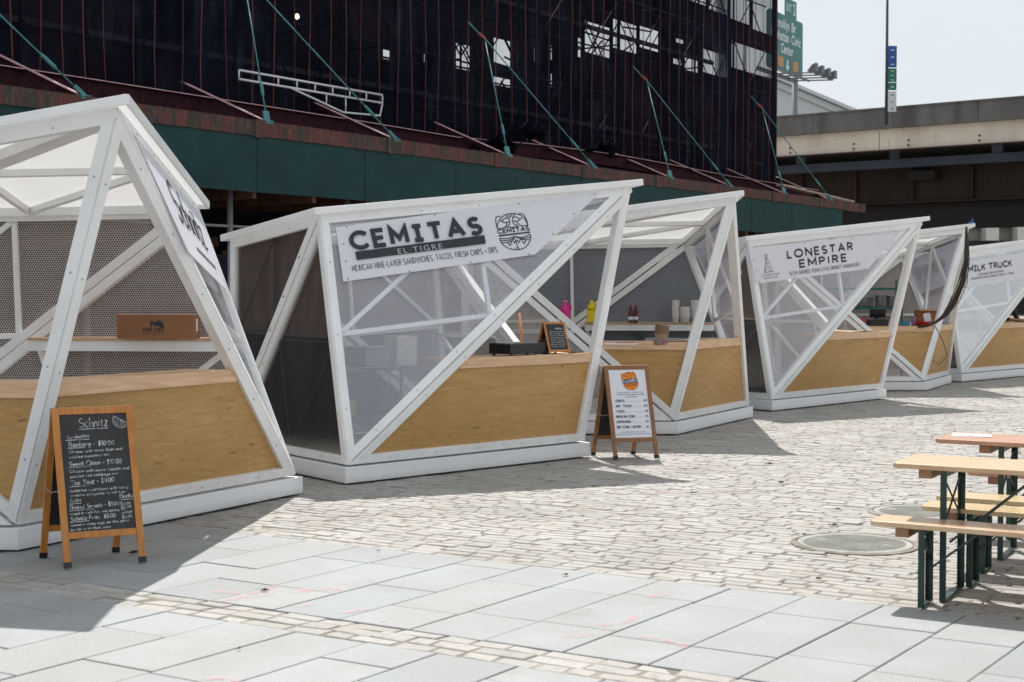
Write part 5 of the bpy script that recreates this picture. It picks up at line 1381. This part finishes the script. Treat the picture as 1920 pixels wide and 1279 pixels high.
# kiosk 3: bottles and cups on the back shelf
ZB = 1.2575
XA, YA = V((1, 0, 0)), V((0, 1, 0))
def sh3(px): q = at_y(px, 604, 18.42); q.z = ZB; return q
def jug(label, c, col, w_, h):
    root = thing('sauce_jug', label, 'jug', c, 'sauce jugs on the back shelf'); pm = M('jug_plastic', col, .35)
    r = w_ / 2
    MB().lathe(c, [(r * .92, 0), (r, .015), (r, h * .36), (r * .93, h * .40), (r, h * .46), (r * .97, h * .58), (r * .75, h * .74), (r * .38, h * .88), (r * .36, h * .90)], 20).build('bottle', pm, root)
    MB().lathe(c + V((0, 0, h * .90)), [(r * .42, 0), (r * .42, h * .10), (r * .36, h * .105)], 16).build('cap', M('jug_cap', tuple(min(1, x * .9 + .25) for x in col), .4), root)
    MB().tube([c + V((r * .55, -r * .2, h * .82)), c + V((r * .95, -r * .25, h * .80)), c + V((r * 1.1, -r * .25, h * .68)), c + V((r * .98, -r * .2, h * .55))], r * .14, 8).build('handle', pm, root)
    return root
jug('bright pink sauce jug on the back shelf above the white diagonal beam', sh3(1060), (.80, .03, .30), .135, .285)
yb = thing('mustard_jug', 'bright yellow squarish jug on the back shelf beside the pink one', 'jug', sh3(1109), 'sauce jugs on the back shelf'); c = sh3(1109); ym = M('yellow_plastic', (.78, .58, .004), .4)
MB().box(c + V((0, 0, .085)), (.115, .10, .17)).build('bottle', ym, yb, bevel=.012)
MB().lathe(c + V((0, 0, .168)), [(.062, 0), (.055, .035), (.028, .075), (.02, .105), (.018, .12)], 16).build('neck', ym, yb)
MB().tube([c + V((.05, 0, .19)), c + V((.055, 0, .25)), c + V((.02, 0, .265))], .010, 8).build('handle', ym, yb)
for px, lb in ((1182.5, 'dark red ketchup bottle, left of the two standing together on the back shelf'), (1192, 'dark red ketchup bottle, right of the two standing together on the back shelf')):
    c = sh3(px); lat('ketchup_bottle', lb, 'bottle', c, [('bottle', M('ketchup', (.11, .006, .008), .25), [(.026, 0), (.030, .01), (.030, .12), (.024, .155), (.015, .19), (.014, .20)]), ('cap', M('red_cap', (.30, .03, .03), .4), [(.017, .20), (.017, .222), (.012, .224)]), ('bottle_label', paper_m, [(.0305, .03), (.0305, .075)])], 'ketchup bottles on the back shelf')
cupm = M('paper_cup', (.78, .77, .74), .6)
def cups(px, n, r, lb, tilt=0):
    c = sh3(px); root = thing('cup_stack', lb, 'cups', c, 'stacks of white cups on the back shelf')
    m = MB(); z = 0
    for k in range(n):
        o = V((R.uniform(-.003, .003), R.uniform(-.003, .003), z)); m.lathe(c + o, [(r * .78, 0), (r * .98, .085), (r * 1.04, .086), (r * 1.04, .093), (r * .96, .093)], 18); z += .022
    m.build('cup_pile', cupm, root)
cups(1267, 10, .048, 'tall stack of white paper cups nearest the ketchup bottles on the back shelf')
cups(1284, 6, .070, 'short wide stack of white tubs between the two tall stacks on the back shelf')
cups(1304, 10, .060, 'tall wide stack of white tubs at the right end of the back shelf')
# steel griddle station and bowls
c = at_y(1272, 640, 18.32); c.z = .155
gs = thing('cooking_station', 'stainless steel cooking station with dark splashback under the bottle shelf', 'cooker', c)
MB().box(c + V((0, 0, .44)), (.92, .42, .88)).build('cabinet', MAT['steel'], gs, bevel=.006)
MB().box(c + V((0, .20, .98)), (.92, .03, .24)).build('splashback', M('dark_steel_panel', (.07, .07, .075), .35, .6), gs)
MB().box(c + V((.0, 0, .895)), (.88, .38, .03)).build('hotplate', MAT['steel'], gs)
for k in range(3): MB().lathe(c + V((-.3 + .3 * k, -.21, .7)), [(.025, 0), (.022, .03)], 12, True, (XA, V((0, 0, 1)), -YA)).build('control_knob', MAT['black'], gs)
ZC3 = 1.077
c = at_z(1241, 648, ZC3) + V((0, .12, 0))
tr = thing('paper_tray_stack', 'stack of red checked paper trays on the plywood counter under brown bowls', 'paper trays', c)
trm = M('checked_paper', (.5, .2, .18), .7); t_ = NT(trm); ck = t_.new('ShaderNodeTexChecker'); t_.link(t_.coord(), ck.inputs[0]); ck.inputs['Scale'].default_value = 55; ck.inputs[1].default_value = (.32, .05, .05, 1); ck.inputs[2].default_value = (.62, .54, .50, 1); t_.color(ck.outputs[0])
MB().lathe(c, [(.062, 0), (.092, .055), (.095, .056), (.09, .06)], 4).build('tray', trm, tr)
c2 = c + V((0, 0, .062)); bo = thing('bowl_stack', 'tilted stack of brown paper bowls on the checked trays', 'bowls', c2); m = MB(); bm_ = m_noise('kraft_paper', (.40, .28, .18), (.52, .38, .26), 6, .7)
tx = V((.97, 0, -.13)).normalized(); tz = V((.13, 0, .97)).normalized()
for k in range(7): m.lathe(c2 + V((0, 0, .01)) + tz * (.017 * k), [(.055, 0), (.083, .045), (.087, .046), (.08, .043), (.052, .004)], 20, True, (tx, YA, tz))
m.build('bowl_pile', bm_, bo)
c = at_z(1165, 648, ZC3) + V((0, .15, 0))
tw = thing('folded_towel', 'white folded towel lying along the left part of the plywood counter', 'towel', c); MB().box(c + V((0, 0, .012)), (.36, .12, .022)).build('cloth', M('towel', (.70, .66, .66), .95), tw, bevel=.009); MB().box(c + V((.06, 0, .026)), (.20, .11, .010)).build('fold', M('towel_red', (.45, .16, .14), .95), tw, bevel=.004)

# kiosk 5: rack with pots, register, clutter on the counter
gw = M('green_wire', (.006, .12, .10), .4, .2)
xl, xr = at_y(1535, 560, 25.3).x, at_y(1690, 560, 25.3).x
rk = thing('wire_rack', 'green wire shelving rack with pots in front of white sheeting', 'rack', ((xl + xr) / 2, 25.45, .156))
for z in (.55, .95, 1.36, 1.70):
    m = MB()
    for y in (25.25, 25.65): m.bar((xl, y, z), (xr, y, z), .012, .045)
    for k in range(26): x = xl + (xr - xl) * (k + .5) / 26; m.bar((x, 25.25, z + .018), (x, 25.65, z + .018), .006, .006)
    m.build('shelf', gw, rk)
for x in (xl, xr):
    for y in (25.25, 25.65): MB().tube([V((x, y, .157)), V((x, y, 1.86))], .016, 8).build('post', gw, rk)
for k, (px, r, h, lb) in enumerate(((1552, .10, .17, 'leftmost dark pot'), (1580, .11, .16, 'second pot from the left'), (1622, .13, .17, 'large middle pot'), (1652, .10, .20, 'tall steel pot'), (1675, .11, .19, 'rightmost steel pot'))):
    c = at_y(px, 575, 25.42); c.z = 1.3855
    root = thing('cooking_pot', lb + ' on the middle shelf of the green wire rack', 'pot', c, 'pots on the green wire rack')
    MB().lathe(c, [(r * .95, 0), (r, .01), (r, h), (r * 1.04, h + .004), (r * .98, h - .004), (r * .95, .02)], 20).build('pot_body', MAT['steel'], root)
    for s in (-1, 1): MB().tube([c + V((s * r, -.03, h * .75)), c + V((s * (r + .03), -.02, h * .75)), c + V((s * (r + .03), .02, h * .75)), c + V((s * r, .03, h * .75))], .007, 6).build('handle', MAT['darkmetal'], root)
c = at_y(1606, 540, 25.42); c.z = 1.7245
crate('grey lidded tub on the top shelf of the green wire rack', c, (.34, .30, .19), M('grey_tub', (.32, .34, .40), .5), (XA, YA), None, 'tub', 'storage_tub')
p5f = p5['P']; ZC5 = 1.077
c = at_y(1646, 616, 24.05); c.z = ZC5
rg = thing('cash_register', 'black cash register with raised screen on the plywood counter', 'cash register', c)
MB().box(c + V((0, .05, .05)), (.30, .30, .10)).build('drawer', MAT['black'], rg, bevel=.006)
MB().box(c + V((0, .08, .14)), (.06, .05, .12)).build('stand', MAT['black'], rg)
MB().box(c + V((0, .02, .215)), (.27, .03, .16), (XA, V((0, .94, .34)), V((0, -.34, .94)))).build('screen', MAT['black'], rg, bevel=.004)
MB().box(c + V((.0, -.11, .11)), (.22, .10, .015)).build('keyboard', M('key_grey', (.05, .05, .055), .5), rg)
def cnt5(px, dy=0.0): q = at_y(px, 614, 24.0 + dy); q.z = ZC5; return q
crate('small red box left of the black cash register', cnt5(1613, .05), (.14, .16, .13), redp, (XA, YA), None)
crate('small blue box at the edge of the plywood counter beside the kiosk post', cnt5(1697, -.1), (.13, .12, .075), M('teal_blue', (.01, .17, .32), .5), (XA, YA), None)
c = cnt5(1735, .35); ob = thing('open_carton', 'open brown cardboard carton standing on the far plywood counter', 'box', c)
m = MB(); Lx, Ly, Hh = .31, .24, .26
for s in (-1, 1):
    m.box(c + V((s * Lx / 2, 0, Hh / 2)), (.006, Ly, Hh)); m.box(c + V((0, s * Ly / 2, Hh / 2)), (Lx - .008, .006, Hh))
m.box(c + V((0, 0, .004)), (Lx - .01, Ly - .01, .006)); m.build('carton', card, ob)
MB().box(c + V((Lx / 2 + .05, 0, Hh + .0)), (.12, Ly, .005), (V((.94, 0, .34)), YA, V((-.34, 0, .94)))).build('flap', cardl, ob); MB().box(c + V((0, -Ly / 2 - .05, Hh)), (Lx, .10, .005), (XA, V((0, .96, .2)), V((0, -.2, .96)))).build('flap', cardl, ob)
c = cnt5(1728, .0); rt_ = thing('food_basket', 'red food basket with white paper on the far plywood counter', 'basket', c)
MB().lathe(c, [(.10, 0), (.155, .07), (.16, .072), (.145, .066), (.09, .008)], 20).build('basket', redp, rt_)
MB().box(c + V((.10, .02, .14)), (.12, .004, .15), (V((.95, 0, .2)), YA, V((-.2, 0, .95)))).build('paper_liner', paper_m, rt_)
c = cnt5(1713, -.05); lat('paper_cup', 'purple and white paper cup beside the red basket', 'cup', c, [('cup', M('purple_print', (.36, .18, .32), .6), [(.035, 0), (.047, .15), (.049, .152), (.044, .148)])])
# dark net hanging from the peak of kiosk 5
netm = m_noise('brown_net', (.045, .032, .025), (.10, .075, .06), 9, .9, (4, 4, 1))
def kp(px, py, y): return at_y(px, py, y)
path = [kp(1811, 426, 23.30), kp(1812, 455, 23.25), kp(1811, 490, 23.2), kp(1803, 530, 23.2), kp(1788, 566, 23.2), kp(1770, 592, 23.25), kp(1752, 606, 23.35), kp(1735, 612.5, 23.6), kp(1718, 613.5, 23.75)]
hn = thing('draped_net', 'dark brown net bunched into a rope, draped from the kiosk peak onto its counter', 'net', path[-1])
path = smooth_line([p for p in path], 3) if False else path
for k in range(30):
    m = MB(); an, rr_ = R.uniform(0, 6.28), R.uniform(.005, .095)
    pts = []
    for i, p in enumerate(path):
        w_ = (.15, .4, .7, 1.1, 1.0, .6, .45, .5, .3)[i]; a_ = an + i * .35
        pts.append(p + V((math.cos(a_) * rr_ * w_ + R.uniform(-.012, .012), math.sin(a_) * rr_ * w_ * .6, math.sin(a_ * 2) * .01)))
    n_ = len(pts); 
    f_ = []
    for i in range(n_ - 1):
        for j in range(3):
            t_ = j / 3; f_.append(pts[i] * (1 - t_) + pts[i + 1] * t_)
    m.tube(f_ + [pts[-1]], R.uniform(.003, .0095), 5); m.build('net_strand', netm, hn)
m = MB(); m.tube([kp(1752, 609, 23.2), kp(1768, 640, 23.0), kp(1776, 666, 22.95), kp(1762, 684, 22.95), kp(1748, 676, 22.98)], .007, 5); m.build('loose_cord', netm, hn)
# crumpled blue tape end on the roof corner
q = p5['T'] + V((.02, -.05, .075)); m = MB(); rr = random.Random(2)
m.tube([q + V((rr.uniform(-.05, .05), rr.uniform(-.04, .04), .012 * k)) for k in range(6)], .016, 6)
top('blue_tie', m, M('blue_tape', (.02, .14, .50), .5), 'knot of blue tape on the roof peak above the dark net', 'tape')

# ------------------------------------------------------------------ person behind the last counter
def person(c, f):
    f = V((f.x, f.y, 0)).normalized(); r = V((-f.y, f.x, 0)) * -1
    J, E, RAD = [], [], []
    def j(fr, rt, z, rad, par=None):
        J.append(V((0, 0, 0)) + f * fr + r * rt + V((0, 0, z))); RAD.append(rad)
        if par is not None: E.append((par, len(J) - 1))
        return len(J) - 1
    pel = j(-.10, 0, .92, (.155, .115)); wa = j(-.06, 0, 1.06, (.15, .11), pel); ch = j(.03, 0, 1.24, (.17, .12), wa); up = j(.12, 0, 1.36, (.13, .09), ch); nk = j(.18, 0, 1.43, (.055, .055), up)
    h1 = j(.22, 0, 1.49, (.072, .08), nk); h2 = j(.25, 0, 1.56, (.082, .092), h1); h3 = j(.255, 0, 1.63, (.06, .07), h2); j(.335, 0, 1.53, (.018, .02), h1)
    hands = []
    for s in (-1, 1):
        sh = j(.12, s * .19, 1.34, (.065, .065), up); el = j(.20, s * .25, 1.11, (.047, .047), sh); wr = j(.40, s * .17, 1.09, (.031, .031), el); pm = j(.47, s * .155, 1.085, (.036, .022), wr)
        for k, (o, l) in enumerate(((-.03, .070), (-.01, .082), (.011, .077), (.03, .062))):
            a = j(.51, s * .155 + o, 1.082, (.0095, .0095), pm); j(.51 + l * .7, s * .155 + o * 1.1, 1.075, (.0085, .0085), a)
        j(.475, s * .155 - s * .055, 1.082, (.010, .010), pm)
        hp = j(-.10, s * .095, .86, (.095, .095), pel); kn = j(-.06, s * .11, .52, (.062, .062), hp); an = j(-.10, s * .11, .24, (.042, .042), kn); j(.03, s * .12, .205, (.038, .032), an)
    me = D.meshes.new('person'); me.from_pydata([tuple(p) for p in J], E, []); o = D.objects.new('person', me); COL.objects.link(o)
    o.modifiers.new('skin', 'SKIN'); sb = o.modifiers.new('sub', 'SUBSURF'); sb.levels = sb.render_levels = 1
    for i, rd in enumerate(RAD): me.skin_vertices[0].data[i].radius = rd
    me.skin_vertices[0].data[0].use_root = True
    dg = bpy.context.evaluated_depsgraph_get(); dg.update(); m2 = D.meshes.new_from_object(o.evaluated_get(dg)); D.objects.remove(o)
    for mt in (M('skin', (.42, .22, .15), .5), M('navy_shirt', (.012, .016, .034), .8), M('dark_trousers', (.02, .02, .024), .8), M('dark_shoe', (.012, .012, .012), .5)): m2.materials.append(mt)
    for p in m2.polygons:
        q = p.center; fr, rt = q.dot(f), q.dot(r); p.use_smooth = True
        p.material_index = 3 if q.z < .25 else 2 if q.z < .93 and abs(rt) < .25 and fr < .12 else 0 if (q.z > 1.42 and fr > .13 and abs(rt) < .12) or fr > .29 and q.z < 1.2 else 1
    o = D.objects.new('person', m2); COL.objects.link(o); o.location = c
    tag(o, 'person in a dark navy top leaning over the last counter at the right edge', 'person')
    hd = V((0, 0, 0)) + f * .245 + V((0, 0, 1.575))
    m = MB()
    for a in range(9):
        for b in range(12): pass
    m.lathe(V(c) + hd - f * .012 + V((0, 0, -.04)), [(.084, .0), (.097, .03), (.098, .06), (.085, .10), (.055, .125), (.01, .135)], 16); hr = m.build('hair', M('dark_hair', (.03, .018, .012), .7), o, c)
    for s in (-1, 1):
        m = MB().lathe(V(c) + f * .333 + r * (s * .032) + V((0, 0, 1.565)), [(.003, -.010), (.010, 0), (.003, .010)], 10); m.build('eye', M('eye', (.05, .04, .04), .2), o, c)
        m = MB().lathe(V(c) + f * .24 + r * (s * .088) + V((0, 0, 1.53)), [(.008, -.03), (.016, 0), (.008, .03)], 8); m.build('ear', D.materials['skin'], o, c)
    m = MB().box(V(c) + f * .318 + V((0, 0, 1.495)), (.012, .05, .01), (f, r, V((0, 0, 1)))); m.build('mouth', M('lips', (.28, .09, .08), .5), o, c)
C6, B6 = p6['C'], p6['Br']; d6 = (B6 - C6); d6.z = 0; d6.normalize(); n6 = V((-d6.y, d6.x, 0))
q = C6 + (B6 - C6) * .985 + n6 * .72; person(V((q.x, q.y, 0)), -n6)
